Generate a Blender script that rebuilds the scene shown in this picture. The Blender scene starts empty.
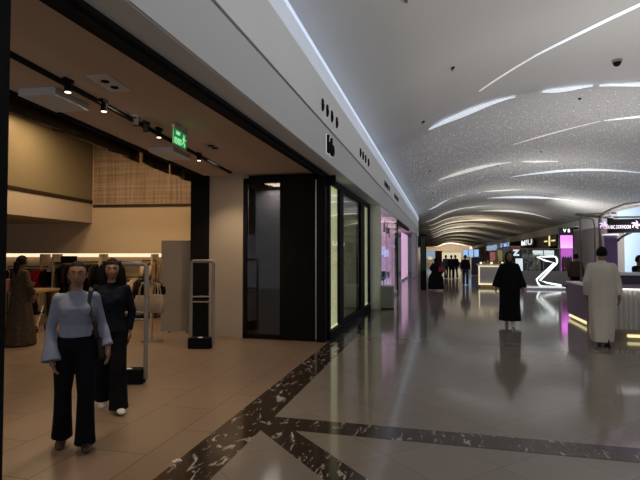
import bpy, bmesh, math, random
from mathutils import Vector, Matrix, noise
random.seed(7)
PI = math.pi
C = bpy.context.scene.collection
sc = bpy.context.scene

# ------------------------------------------------------------------ camera geometry
F = 481.0; H = 1.68; YAW = math.radians(14.1); PIT = math.atan(14/481.0)
FW = Vector((-math.sin(YAW)*math.cos(PIT), math.cos(YAW)*math.cos(PIT), math.sin(PIT)))
RT = Vector((math.cos(YAW), math.sin(YAW), 0))
UP = Vector((math.sin(YAW)*math.sin(PIT), -math.cos(YAW)*math.sin(PIT), math.cos(PIT)))
EYE = Vector((0, 0, H))
def ray(px, py): return FW + RT*((px-320)/F) + UP*((240-py)/F)
def on(px, py, p, n):
    r = ray(px, py); n = Vector(n); t = (Vector(p)-EYE).dot(n)/r.dot(n)
    return EYE + r*t
def onz(px, py, z=0): return on(px, py, (0, 0, z), (0, 0, 1))
def onx(px, py, x): return on(px, py, (x, 0, 0), (1, 0, 0))
def ony(px, py, y): return on(px, py, (0, y, 0), (0, 1, 0))
def at(px, py, d):
    return EYE + ray(px, py)*d
cam = bpy.data.objects.new('camera', bpy.data.cameras.new('camera')); C.objects.link(cam)
cam.location = EYE; cam.rotation_euler = (PI/2+PIT, 0, YAW)
cam.data.sensor_width = 36; cam.data.lens = F/640*36; cam.data.clip_end = 400
sc.camera = cam

# ------------------------------------------------------------------ materials
def mat(name, col, rough=.6, metal=0, emit=None, es=0, trans=0, noise_amt=0, nscale=8, bump=0, bscale=40, coat=0, alpha=1, stretch=None, ior=1.45):
    m = bpy.data.materials.new(name); m.use_nodes = True
    nt = m.node_tree; b = nt.nodes['Principled BSDF']
    c = (*col, 1) if len(col) == 3 else col
    b.inputs['Base Color'].default_value = c
    b.inputs['Roughness'].default_value = rough; b.inputs['Metallic'].default_value = metal
    b.inputs['Transmission Weight'].default_value = trans; b.inputs['Coat Weight'].default_value = coat
    b.inputs['Alpha'].default_value = alpha; b.inputs['IOR'].default_value = ior
    if rough >= .7: b.inputs['Specular IOR Level'].default_value = .15
    if emit: b.inputs['Emission Color'].default_value = (*emit, 1); b.inputs['Emission Strength'].default_value = es
    tc = nt.nodes.new('ShaderNodeTexCoord'); mp = nt.nodes.new('ShaderNodeMapping')
    nt.links.new(tc.outputs['Object'], mp.inputs[0])
    if stretch: mp.inputs['Scale'].default_value = stretch
    if noise_amt:
        n = nt.nodes.new('ShaderNodeTexNoise'); n.inputs['Scale'].default_value = nscale; n.inputs['Detail'].default_value = 4
        nt.links.new(mp.outputs[0], n.inputs['Vector'])
        mx = nt.nodes.new('ShaderNodeMix'); mx.data_type = 'RGBA'
        mx.inputs[6].default_value = tuple(max(0, v*(1-noise_amt)) for v in col[:3])+(1,)
        mx.inputs[7].default_value = tuple(min(1, v*(1+noise_amt)) for v in col[:3])+(1,)
        nt.links.new(n.outputs['Fac'], mx.inputs[0]); nt.links.new(mx.outputs[2], b.inputs['Base Color'])
    if bump:
        n2 = nt.nodes.new('ShaderNodeTexNoise'); n2.inputs['Scale'].default_value = bscale
        nt.links.new(mp.outputs[0], n2.inputs['Vector'])
        bp = nt.nodes.new('ShaderNodeBump'); bp.inputs['Strength'].default_value = bump; bp.inputs['Distance'].default_value = .02
        nt.links.new(n2.outputs['Fac'], bp.inputs['Height']); nt.links.new(bp.outputs[0], b.inputs['Normal'])
    return m
def tilemat(name, c1, c2, mortar, w, h, rot=0, msize=.006, rough=.25, offset=.5, coat=0, nz=.1, bumpy=0, spec=.5):
    m = bpy.data.materials.new(name); m.use_nodes = True; nt = m.node_tree; b = nt.nodes['Principled BSDF']
    g = nt.nodes.new('ShaderNodeTexCoord'); mp = nt.nodes.new('ShaderNodeMapping'); mp.inputs['Rotation'].default_value = (0, 0, rot)
    nt.links.new(g.outputs['Object'], mp.inputs[0])
    br = nt.nodes.new('ShaderNodeTexBrick'); br.offset = offset; br.squash = 1
    br.inputs['Color1'].default_value = (*c1, 1); br.inputs['Color2'].default_value = (*c2, 1); br.inputs['Mortar'].default_value = (*mortar, 1)
    br.inputs['Scale'].default_value = 1; br.inputs['Mortar Size'].default_value = msize; br.inputs['Mortar Smooth'].default_value = .3
    br.inputs['Brick Width'].default_value = w; br.inputs['Row Height'].default_value = h
    nt.links.new(mp.outputs[0], br.inputs['Vector'])
    n = nt.nodes.new('ShaderNodeTexNoise'); n.inputs['Scale'].default_value = 1.7; n.inputs['Detail'].default_value = 6
    nt.links.new(g.outputs['Object'], n.inputs['Vector'])
    r = nt.nodes.new('ShaderNodeMapRange'); r.inputs[3].default_value = 1-nz; r.inputs[4].default_value = 1+nz
    nt.links.new(n.outputs['Fac'], r.inputs[0])
    mx = nt.nodes.new('ShaderNodeVectorMath'); mx.operation = 'SCALE'
    nt.links.new(br.outputs['Color'], mx.inputs[0]); nt.links.new(r.outputs[0], mx.inputs['Scale'])
    nt.links.new(mx.outputs[0], b.inputs['Base Color'])
    b.inputs['Roughness'].default_value = rough; b.inputs['Coat Weight'].default_value = coat; b.inputs['Coat Roughness'].default_value = .05
    b.inputs['Specular IOR Level'].default_value = spec
    return m
def marble(name):
    m = bpy.data.materials.new(name); m.use_nodes = True; nt = m.node_tree; b = nt.nodes['Principled BSDF']
    tc = nt.nodes.new('ShaderNodeTexCoord')
    mp = nt.nodes.new('ShaderNodeMapping'); mp.inputs['Scale'].default_value = (1, .35, 1); mp.inputs['Rotation'].default_value = (0, 0, .9)
    nt.links.new(tc.outputs['Object'], mp.inputs[0])
    n = nt.nodes.new('ShaderNodeTexNoise'); n.inputs['Scale'].default_value = 12; n.inputs['Detail'].default_value = 5; n.inputs['Roughness'].default_value = .6; n.inputs['Distortion'].default_value = 1.2
    nt.links.new(mp.outputs[0], n.inputs['Vector'])
    cr = nt.nodes.new('ShaderNodeValToRGB'); e = cr.color_ramp.elements
    e[0].position = 0; e[0].color = (.018, .012, .009, 1); e[1].position = .58; e[1].color = (.05, .034, .025, 1)
    x = cr.color_ramp.elements.new(.62); x.color = (.30, .28, .25, 1); x = cr.color_ramp.elements.new(.7); x.color = (.42, .40, .36, 1)
    nt.links.new(n.outputs['Fac'], cr.inputs[0]); nt.links.new(cr.outputs[0], b.inputs['Base Color'])
    b.inputs['Roughness'].default_value = .12
    return m
def weave(name, a, bcol, sc_=18):
    m = bpy.data.materials.new(name); m.use_nodes = True; nt = m.node_tree; b = nt.nodes['Principled BSDF']
    tc = nt.nodes.new('ShaderNodeTexCoord'); facs = []
    for s in ((1, 1, .04), (.03, .03, 1)):
        mp = nt.nodes.new('ShaderNodeMapping'); mp.inputs['Scale'].default_value = s
        nt.links.new(tc.outputs['Object'], mp.inputs[0])
        n = nt.nodes.new('ShaderNodeTexNoise'); n.inputs['Scale'].default_value = sc_; n.inputs['Detail'].default_value = 2
        nt.links.new(mp.outputs[0], n.inputs['Vector']); facs.append(n.outputs['Fac'])
    mu = nt.nodes.new('ShaderNodeMath'); mu.operation = 'ADD'; nt.links.new(facs[0], mu.inputs[0]); nt.links.new(facs[1], mu.inputs[1])
    r = nt.nodes.new('ShaderNodeMapRange'); r.inputs[1].default_value = .75; r.inputs[2].default_value = 1.25; nt.links.new(mu.outputs[0], r.inputs[0])
    mx = nt.nodes.new('ShaderNodeMix'); mx.data_type = 'RGBA'; mx.inputs[6].default_value = (*a, 1); mx.inputs[7].default_value = (*bcol, 1)
    nt.links.new(r.outputs[0], mx.inputs[0]); nt.links.new(mx.outputs[2], b.inputs['Base Color']); b.inputs['Roughness'].default_value = .8
    return m
M = {}
M['floor'] = tilemat('mall_floor', (.235, .205, .175), (.255, .225, .192), (.19, .165, .14), .64, .64, PI/4, .005, .095, 0, 0, .05)
M['cream'] = tilemat('mall_floor_strip', (.23, .21, .19), (.25, .23, .205), (.15, .14, .125), 1.6, 1.6, 0, .005, .2, 0, 0, .05)
M['tile'] = tilemat('shop_tile', (.20, .145, .105), (.225, .16, .12), (.08, .058, .045), 1.2, .6, PI/2, .008, .3, .5, 0, .08)
M['marble'] = marble('dark_marble')
M['ceil'] = mat('mall_ceiling', (.50, .49, .475), .75, noise_amt=.03, nscale=.6)
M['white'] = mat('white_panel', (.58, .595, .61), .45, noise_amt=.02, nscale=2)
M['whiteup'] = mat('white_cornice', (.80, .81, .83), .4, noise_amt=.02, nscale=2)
M['black'] = mat('black_metal', (.006, .006, .007), .7)
M['matblack'] = mat('matt_black', (.006, .006, .006), .85)
M['beige'] = mat('beige_plaster', (.45, .37, .29), .8, noise_amt=.05, nscale=1.5)
M['shopceil'] = mat('shop_ceiling', (.58, .46, .37), .85, noise_amt=.03, nscale=1.2)
M['warmwall'] = mat('warm_wall', (.55, .42, .28), .8, noise_amt=.04, nscale=1)
M['weave'] = weave('woven_panel', (.22, .15, .10), (.42, .30, .20))
M['bronzeglass'] = mat('bronze_glass', (.22, .18, .11), .3, .1, noise_amt=.1, nscale=.5)
M['bronze'] = mat('polished_bronze', (.13, .08, .045), .28, .6, noise_amt=.8, nscale=3)
M['darkbronze'] = mat('dark_bronze', (.05, .035, .025), .4, .6)
M['grey'] = mat('grey_metal', (.30, .27, .25), .45, .3)
M['board'] = mat('board', (.30, .26, .22), .7, noise_amt=.03)
M['steel'] = mat('brushed_steel', (.5, .48, .45), .3, 1)
M['wood'] = mat('light_wood', (.35, .22, .11), .5, noise_amt=.25, nscale=6, stretch=(1, 1, 8))
M['led'] = mat('warm_led', (1, 1, 1), .5, emit=(1, .80, .52), es=3)
M['led2'] = mat('warm_led_bright', (1, 1, 1), .5, emit=(1, .80, .52), es=1.1)
M['cove'] = mat('cove_led', (1, 1, 1), .5, emit=(.75, .82, 1), es=.6)
M['corniceglow1'] = mat('cornice_glow_low', (.7, .72, .75), .4, emit=(.55, .66, .88), es=.30)  # dimmer step of the light put into the cornice
M['corniceglow2'] = mat('cornice_glow_high', (.7, .72, .75), .4, emit=(.60, .74, 1), es=.72)  # brighter step of the cornice light, as emission
M['slot'] = mat('slot_led', (1, 1, 1), .5, emit=(.66, .80, 1), es=10)
M['slotw'] = mat('slot_led_warm', (1, 1, 1), .5, emit=(.85, 1, .85), es=8)
M['ribbon'] = mat('slot_led_soft', (1, 1, 1), .5, emit=(.72, .84, 1), es=.48)
M['ribbonw'] = mat('slot_led_soft_warm', (1, 1, 1), .5, emit=(1, .92, .78), es=.34)
M['neon'] = mat('white_neon', (1, 1, 1), .5, emit=(.92, 1, .97), es=1.6)
M['yglow'] = mat('yellow_glow', (1, 1, 1), .5, emit=(1, .86, .42), es=1.0)
M['ypanel'] = mat('yellow_diffuser', (.62, .62, .42), .35, emit=(.95, .93, .50), es=.58)
M['pink'] = mat('pink_screen', (.5, .1, .5), .4, emit=(.85, .16, .85), es=.75)
M['pinksoft'] = mat('pink_glow', (.8, .6, .75), .4, emit=(.9, .50, .80), es=.55)
M['pinkwall_glow'] = mat('pink_wall_glow', (.52, .40, .48), .6, emit=(.9, .58, .82), es=.9)  # wall colour with emission for the brightness inside the window
M['blue'] = mat('blue_screen', (.3, .5, .9), .3, emit=(.36, .60, 1), es=.8)
M['skyb'] = mat('pale_blue_screen', (.5, .65, .8), .4, emit=(.42, .60, .86), es=.5)
M['whiteglow'] = mat('white_glow', (1, 1, 1), .4, emit=(.9, .95, 1), es=.9)
M['toplight'] = mat('counter_strip', (1, 1, 1), .4, emit=(1, .96, .9), es=3.2)
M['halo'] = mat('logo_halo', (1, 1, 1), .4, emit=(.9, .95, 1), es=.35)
M['cream_glow'] = mat('cream_glow', (1, .9, .7), .4, emit=(1, .85, .58), es=.65)
M['green'] = mat('exit_green', (.02, .3, .1), .3, emit=(.03, .45, .12), es=.25)
M['greenlit'] = mat('exit_green_lit', (.6, 1, .7), .3, emit=(.35, 1, .45), es=.6)
M['totemgreen'] = mat('totem_green', (.004, .02, .012), .2, emit=(.01, .10, .05), es=.03, noise_amt=.8, nscale=3)
M['purple'] = mat('purple_panel', (.055, .04, .075), .35, noise_amt=.05)
M['purplelit'] = mat('purple_lit_panel', (.09, .06, .13), .4, emit=(.22, .11, .36), es=.07)
M['lav'] = mat('lavender_top', (.25, .22, .27), .3)
M['logo'] = mat('purple_logo', (.8, .5, .9), .4, emit=(.85, .55, 1), es=.8)
M['lettering'] = mat('lettering_lit', (.9, .8, .95), .4, emit=(.95, .85, 1), es=.55)
M['flute'] = mat('fluted_white', (.6, .58, .55), .45)
M['kioskpost'] = mat('kiosk_post', (.14, .125, .11), .5, .1)
M['taupe'] = mat('taupe', (.28, .22, .16), .5)
M['gold'] = mat('gold', (.55, .38, .12), .3, 1)
M['redwall'] = mat('red_wall', (.20, .035, .03), .6, noise_amt=.1)
M['wallr'] = mat('right_wall', (.34, .31, .30), .7, noise_amt=.03, nscale=1)
M['bead'] = mat('bead_sparkle', (.95, .95, .95), .25, emit=(1, 1, 1), es=.10)  # slight emission stands in for the sparkle of the crystal
M['thread'] = mat('thread', (.42, .42, .43), .6)
M['paper'] = mat('paper', (.8, .78, .75), .7)
M['binm'] = mat('bin_grey', (.22, .22, .22), .5, .2, noise_amt=.05)
def glass(name, tint, mirror=.2, rough=.02):
    m = bpy.data.materials.new(name); m.use_nodes = True; nt = m.node_tree; nt.nodes.clear()
    o = nt.nodes.new('ShaderNodeOutputMaterial'); mx = nt.nodes.new('ShaderNodeMixShader')
    t = nt.nodes.new('ShaderNodeBsdfTransparent'); t.inputs[0].default_value = (*tint, 1)
    g = nt.nodes.new('ShaderNodeBsdfGlossy'); g.inputs['Roughness'].default_value = rough; g.inputs[0].default_value = (.9, .92, .95, 1)
    lw = nt.nodes.new('ShaderNodeLayerWeight'); lw.inputs[0].default_value = .5; fr = nt.nodes.new('ShaderNodeMath'); fr.operation = 'POWER'; fr.inputs[1].default_value = 7; nt.links.new(lw.outputs['Facing'], fr.inputs[0])
    ad = nt.nodes.new('ShaderNodeMath'); ad.operation = 'ADD'; ad.use_clamp = True; ad.inputs[1].default_value = mirror
    nt.links.new(fr.outputs[0], ad.inputs[0]); nt.links.new(ad.outputs[0], mx.inputs[0])
    nt.links.new(t.outputs[0], mx.inputs[1]); nt.links.new(g.outputs[0], mx.inputs[2]); nt.links.new(mx.outputs[0], o.inputs[0])
    return m
M['glass'] = glass('shop_glass', (.88, .9, .88), .05)
M['darkglass'] = glass('dark_glass', (.5, .48, .46), .05, .04)
M['clearglass'] = glass('clear_glass', (.88, .92, .9), .03)
M['pinkglass'] = glass('window_glass', (.94, .92, .95), .04)
def cloth(name, col, n=.12, b=.5, r=.85, s=18, bs=14):
    return mat(name, col, r, noise_amt=n, nscale=s, bump=b, bscale=bs)
M['skin'] = mat('skin_brown', (.30, .155, .095), .5)
M['skin2'] = mat('skin_deep', (.17, .085, .055), .5)
M['hair'] = mat('black_hair', (.008, .006, .006), .75, bump=.6, bscale=60, stretch=(1, 1, .1))
M['lips'] = mat('lips', (.20, .06, .055), .45)
M['eyew'] = mat('eye_white', (.22, .20, .19), .3)
M['iris'] = mat('iris', (.01, .007, .005), .15)
M['bluetop'] = cloth('grey_blue_knit', (.23, .26, .36), .06, .35)
M['denim'] = cloth('dark_denim', (.004, .0045, .008), .3, .4)
M['blackcloth'] = cloth('black_cloth', (.006, .006, .008), .1, .5)
M['navy'] = cloth('navy_cloth', (.006, .007, .014), .1, .5)
M['jeans'] = cloth('blue_jeans', (.03, .05, .10), .2)
M['thobe'] = cloth('pale_grey_cloth', (.62, .57, .49), .03, .5, .8, 8, 7)
M['pattern'] = cloth('patterned_dress', (.065, .045, .03), .8, .3, .8, 22)
M['shoe'] = mat('brown_shoe', (.03, .018, .012), .45)
M['blackshoe'] = mat('black_shoe', (.008, .008, .008), .4)
M['whiteshoe'] = mat('white_shoe', (.62, .60, .58), .5)
M['redbag'] = mat('red_leather', (.20, .015, .03), .4)
M['tanbag'] = mat('tan_leather', (.35, .17, .09), .45)
M['canvas'] = mat('canvas', (.40, .32, .24), .8, noise_amt=.1)
M['strap'] = mat('olive_strap', (.018, .018, .012), .6)

# ------------------------------------------------------------------ helpers
def tag(o, label=None, cat=None, group=None, kind=None):
    if label: o['label'] = label
    if cat: o['category'] = cat
    if group: o['group'] = group
    if kind: o['kind'] = kind
    return o
def empty(name, loc=(0, 0, 0), rz=0, label=None, cat=None, group=None):
    o = bpy.data.objects.new(name, None); C.objects.link(o); o.location = loc; o.rotation_euler = (0, 0, rz)
    o.empty_display_size = .1
    return tag(o, label, cat, group)
def link(name, bm, m, parent=None, smooth=False, recalc=True):
    if recalc: bmesh.ops.recalc_face_normals(bm, faces=bm.faces)
    me = bpy.data.meshes.new(name); bm.to_mesh(me); bm.free()
    me.materials.append(M[m] if isinstance(m, str) else m)
    if smooth: me.shade_smooth()
    o = bpy.data.objects.new(name, me); C.objects.link(o)
    if parent: o.parent = parent
    return o
def box(bm, x0, y0, z0, x1, y1, z1, rz=0, c=None, bev=0):
    r = bmesh.ops.create_cube(bm, size=1)
    vs = r['verts']
    for v in vs:
        v.co = Vector(((x0+x1)/2+v.co.x*abs(x1-x0), (y0+y1)/2+v.co.y*abs(y1-y0), (z0+z1)/2+v.co.z*abs(z1-z0)))
    if bev:
        es = list({e for v in vs for e in v.link_edges})
        rr = bmesh.ops.bevel(bm, geom=es, offset=bev, segments=2, profile=.6, affect='EDGES'); vs = [v for v in rr['verts']]
    if rz: bmesh.ops.rotate(bm, verts=vs, cent=c or (0, 0, 0), matrix=Matrix.Rotation(rz, 3, 'Z'))
    return vs
def bx(name, dims, m, parent=None, bev=0):
    bm = bmesh.new(); box(bm, *dims, bev=bev); return link(name, bm, m, parent)
def quadprism(bm, pts, z0, z1):
    lo = [bm.verts.new((p[0], p[1], z0)) for p in pts]; hi = [bm.verts.new((p[0], p[1], z1)) for p in pts]
    bm.faces.new(lo); bm.faces.new(hi); n = len(pts)
    for i in range(n): bm.faces.new((lo[i], lo[(i+1) % n], hi[(i+1) % n], hi[i]))
def wallseg(bm, a, b, z0, z1, th):
    """upright slab from a to b (plan), thickness th to the left of a->b"""
    a = Vector(a[:2]); b = Vector(b[:2]); d = (b-a).normalized(); n = Vector((-d.y, d.x))*th
    quadprism(bm, [a, b, b+n, a+n], z0, z1)
def tube(bm, pts, r, seg=8, cap=True, closed=False):
    pts = [Vector(p) for p in pts]; rings = []; n = len(pts)
    rr = r if isinstance(r, (list, tuple)) else [r]*n
    ref = None
    for i, p in enumerate(pts):
        if closed: d = (pts[(i+1) % n]-pts[i-1]).normalized()
        else: d = (pts[min(i+1, n-1)]-pts[max(i-1, 0)]).normalized()
        if ref is None: ref = Vector((0, 0, 1)) if abs(d.z) < .9 else Vector((0, 1, 0))
        u = (ref-d*ref.dot(d))
        if u.length < 1e-4: u = d.orthogonal()
        u.normalize(); v = d.cross(u); ref = u
        q = rr[i] if isinstance(rr[i], (tuple, list)) else (rr[i], rr[i])
        rings.append([bm.verts.new(p+u*math.cos(2*PI*k/seg)*q[0]+v*math.sin(2*PI*k/seg)*q[1]) for k in range(seg)])
    m = n if closed else n-1
    for i in range(m):
        a = rings[i]; b = rings[(i+1) % n]
        for k in range(seg): bm.faces.new((a[k], a[(k+1) % seg], b[(k+1) % seg], b[k]))
    if cap and not closed: bm.faces.new(rings[0][::-1]); bm.faces.new(rings[-1])
def loft(bm, rings, seg=28, power=2.0, fold=None):
    """rings: (cx, cy, z, rx, ry)"""
    L = []
    for j, (cx, cy, z, rx, ry) in enumerate(rings):
        row = []
        for k in range(seg):
            a = 2*PI*k/seg; c, s = math.cos(a), math.sin(a)
            c2 = math.copysign(abs(c)**(2/power), c); s2 = math.copysign(abs(s)**(2/power), s)
            f = 1+(fold(a, j/(len(rings)-1)) if fold else 0)
            row.append(bm.verts.new((cx+rx*c2*f, cy+ry*s2*f, z)))
        L.append(row)
    for a, b in zip(L, L[1:]):
        for k in range(seg): bm.faces.new((a[k], a[(k+1) % seg], b[(k+1) % seg], b[k]))
    bm.faces.new(L[0][::-1]); bm.faces.new(L[-1])
def ball(bm, c, r, u=12, v=8, rot=None):
    rs = r if isinstance(r, (tuple, list)) else (r, r, r)
    res = bmesh.ops.create_uvsphere(bm, u_segments=u, v_segments=v, radius=1)
    for w in res['verts']:
        p = Vector((w.co.x*rs[0], w.co.y*rs[1], w.co.z*rs[2]))
        if rot: p = rot @ p
        w.co = p+Vector(c)
    return res['verts']
def limb(bm, pts, rs, seg=14):
    """tapered rounded chain"""
    pts = [Vector(p) for p in pts]
    for i in range(len(pts)-1):
        tube(bm, [pts[i], pts[i+1]], [rs[i], rs[i+1]], seg)
    for p, r in zip(pts, rs): ball(bm, p, r if not isinstance(r, (tuple, list)) else min(r), 12, 8)
def cyl(bm, c, r, h, seg=24, r2=None):
    tube(bm, [Vector(c), Vector(c)+Vector((0, 0, h))], [r, r2 if r2 is not None else r], seg)
def fuse(name, bm, m, parent, voxel=.01, smooth_it=3):
    """merge overlapping volumes into one continuous surface"""
    o = link(name, bm, m, None)
    md = o.modifiers.new('r', 'REMESH'); md.mode = 'VOXEL'; md.voxel_size = voxel; md.use_smooth_shade = True
    if smooth_it:
        s = o.modifiers.new('s', 'SMOOTH'); s.factor = .5; s.iterations = smooth_it
    dg = bpy.context.evaluated_depsgraph_get(); dg.update()
    me = bpy.data.meshes.new_from_object(o.evaluated_get(dg))
    o.modifiers.clear(); old = o.data; o.data = me; bpy.data.meshes.remove(old)
    me.materials.clear(); me.materials.append(M[m] if isinstance(m, str) else m); me.shade_smooth(); me.name = name
    o.parent = parent
    return o
def text(name, s, size, m, loc, rot, parent=None, ext=.01, offset=0, align='CENTER', xs=1):
    cu = bpy.data.curves.new(name, 'FONT'); cu.body = s; cu.size = size; cu.extrude = ext; cu.align_x = align; cu.align_y = 'CENTER'; cu.offset = offset
    o = bpy.data.objects.new(name, cu); C.objects.link(o)
    dg = bpy.context.evaluated_depsgraph_get(); dg.update()
    me = bpy.data.meshes.new_from_object(o.evaluated_get(dg)); bpy.data.objects.remove(o); bpy.data.curves.remove(cu)
    for v in me.vertices: v.co.x *= xs
    me.materials.clear(); me.materials.append(M[m] if isinstance(m, str) else m)
    o = bpy.data.objects.new(name, me); C.objects.link(o); o.location = loc; o.rotation_euler = rot
    if parent: o.parent = parent
    return o
def lamp(name, typ, loc, energy, col=(1, 1, 1), size=.3, rot=(0, 0, 0), size_y=None, spot=None, blend=.5):
    l = bpy.data.lights.new(name, typ); l.energy = energy; l.color = col
    if typ == 'AREA':
        l.size = size
        if size_y: l.shape = 'RECTANGLE'; l.size_y = size_y
    elif typ == 'SPOT': l.spot_size = math.radians(spot or 60); l.spot_blend = blend; l.shadow_soft_size = size
    else: l.shadow_soft_size = size
    o = bpy.data.objects.new(name, l); C.objects.link(o); o.location = loc; o.rotation_euler = rot
    return o
def struct(o): o['kind'] = 'structure'; return o

# ================================================================== SETTING
FX = -1.80          # fascia plane
GX = -2.14          # glazing plane
ZS = 3.20           # fascia underside
# facade path: straight then turning away to the left
PATH = [(FX, y) for y in (-3, 4, 9, 14, 20, 30, 40)]
PATH += [(FX-.04, 42), (FX-.2, 43.5), (FX-.6, 45), (FX-1.3, 46.4), (FX-2.5, 47.6), (FX-5, 48.2), (FX-10, 48.3)]
def sweep(bm, prof, path=None, closed=True):
    path = path or PATH; rows = []
    for i, p in enumerate(path):
        a = Vector(path[max(i-1, 0)]); b = Vector(path[min(i+1, len(path)-1)]); d = (b-a).normalized()
        n = Vector((d.y, -d.x))      # to the right, into the mall
        rows.append([bm.verts.new((p[0]+n.x*o, p[1]+n.y*o, z)) for o, z in prof])
    k = len(prof)
    for a, b in zip(rows, rows[1:]):
        for j in range(k if closed else k-1): bm.faces.new((a[j], b[j], b[(j+1) % k], a[(j+1) % k]))
    if closed: bm.faces.new(rows[0]); bm.faces.new(rows[-1][::-1])
# floors
bm = bmesh.new(); quadprism(bm, [(-2.08, -4), (14.6, -4), (14.6, 270), (-12, 270), (-12, 48.8), (-6, 48.6), (-2.08, 44)], -.1, 0); struct(link('floor', bm, 'floor'))
bm = bmesh.new(); quadprism(bm, [(-14, -4), (-2.08, -4), (-2.08, 17.2), (-14, 17.2)], -.1, 0); struct(link('floor_shop', bm, 'tile'))
bm = bmesh.new(); quadprism(bm, [(-7, 17.2), (-2.08, 17.2), (-2.08, 44), (-7, 48.6)], -.1, 0); struct(link('floor_pink_shop', bm, 'cream'))
bm = bmesh.new(); quadprism(bm, [(-2.09, -4), (-1.68, -4), (-1.68, 40), (-2.09, 40)], -.01, .003); struct(link('trim_1', bm, 'marble'))
bm = bmesh.new(); quadprism(bm, [(-1.679, 4.43), (9.5, 4.43), (9.5, 4.75), (-1.679, 4.75)], -.01, .003); struct(link('trim_2', bm, 'marble'))
bm = bmesh.new(); quadprism(bm, [(-1.679, 4.36), (-1.679, 4.429), (-1.36, 4.429), (6.9, -3.83), (6.4, -3.83)], -.01, .003); struct(link('trim_3', bm, 'marble'))

# left facade
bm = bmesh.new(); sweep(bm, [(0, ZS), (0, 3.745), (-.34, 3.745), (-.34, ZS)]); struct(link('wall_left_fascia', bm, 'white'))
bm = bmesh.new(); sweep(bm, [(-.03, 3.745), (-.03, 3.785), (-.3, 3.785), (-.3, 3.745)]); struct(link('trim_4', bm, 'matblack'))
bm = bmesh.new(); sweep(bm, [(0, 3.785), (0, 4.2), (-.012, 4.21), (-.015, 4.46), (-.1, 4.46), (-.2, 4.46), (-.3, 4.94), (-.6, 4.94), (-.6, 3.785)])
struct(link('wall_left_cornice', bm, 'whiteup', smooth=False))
bm = bmesh.new(); sweep(bm, [(-.015, 4.462), (.015, 4.55), (.02, 4.68), (-.06, 4.68), (-.20, 4.462)]); o = tag(link('cornice_glow', bm, 'corniceglow1', smooth=False), 'long lower strip of the cornice above the left shops, its bluish light given as own glow', 'light')  # stepped emission stands for light grading up the cornice
bm = bmesh.new(); sweep(bm, [(.02, 4.682), (.005, 4.78), (-.045, 4.87), (-.13, 4.935), (-.24, 4.97), (-.2, 4.682)]); o = tag(link('cornice_glow', bm, 'corniceglow2', smooth=False), 'long top strip of the cornice where it meets the vault, its brighter bluish light given as own glow', 'light')
bm = bmesh.new(); sweep(bm, [(-.42, 4.945), (-.42, 5.0), (-.50, 5.0), (-.50, 4.945)]); struct(link('trim_5', bm, 'cove'))
bm = bmesh.new(); sweep(bm, [(-.52, 4.94), (-.52, 5.3), (-.6, 5.3), (-.6, 4.94)]); struct(link('wall_left_upstand', bm, 'white'))

# vaulted ceiling
K = [(-12, 5.0), (-2.4, 5.16), (-1.9, 5.2), (-.8, 5.55), (.4, 6.15), (2, 6.6), (4.5, 6.8), (7.3, 6.6), (10, 6.1), (12, 5.6), (14.4, 5.15)]
def Vz(x):
    if x <= K[0][0]: return K[0][1]
    for i in range(len(K)-1):
        if x <= K[i+1][0]:
            t = (x-K[i][0])/(K[i+1][0]-K[i][0])
            m0 = (K[i+1][1]-K[max(i-1, 0)][1])/(K[i+1][0]-K[max(i-1, 0)][0]); m1 = (K[min(i+2, len(K)-1)][1]-K[i][1])/(K[min(i+2, len(K)-1)][0]-K[i][0])
            h = K[i+1][0]-K[i][0]; t2 = t*t; t3 = t2*t
            return (2*t3-3*t2+1)*K[i][1]+(t3-2*t2+t)*h*m0+(-2*t3+3*t2)*K[i+1][1]+(t3-t2)*h*m1
    return K[-1][1]
RIBS = [-4, 4, 16, 28.3, 41.3, 54, 67, 80, 93, 106, 120, 140, 170, 210, 262]
def shellgap(x):      # how far a shell springs above the edge of the one before it
    t = (x+2.0)/16.2
    return .22*max(0, math.sin(PI*min(max(t, 0), 1)))**.6
def ceilz(x, y, side=1):
    for i in range(len(RIBS)-1):
        a, b = RIBS[i], RIBS[i+1]
        if a <= y <= b and not (y == b and side > 0 and i < len(RIBS)-2) and not (y == a and side < 0 and i > 0):
            t = (y-a)/(b-a); return Vz(x)+(shellgap(x)*(.35 if i > 4 else 1)*(1-t)**2.2 if i > 1 else 0)
    return Vz(x)
XS = [-12, -6, -3, -2.3] + [-2.1+.2*i for i in range(12)] + [.4+.45*i for i in range(1, 32)]
XS = [x for x in XS if x < 14.4]+[14.4]
bm = bmesh.new()
prev = None
for i in range(len(RIBS)-1):
    a, b = RIBS[i], RIBS[i+1]; n = 10
    for j in range(n+1):
        y = a+(b-a)*j/n
        yy = y+(1e-6 if j == 0 else 0)-(1e-6 if j == n else 0)
        row = [bm.verts.new((x, y, ceilz(x, yy))) for x in XS]
        if prev:
            for k in range(len(XS)-1):
                q = (prev[k], prev[k+1], row[k+1], row[k])
                bm.faces.new(q)
        prev = row
o = link('ceiling', bm, 'ceil', smooth=False, recalc=False)
for p in o.data.polygons: p.use_smooth = abs(p.normal.z) > .3
struct(o)

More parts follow.
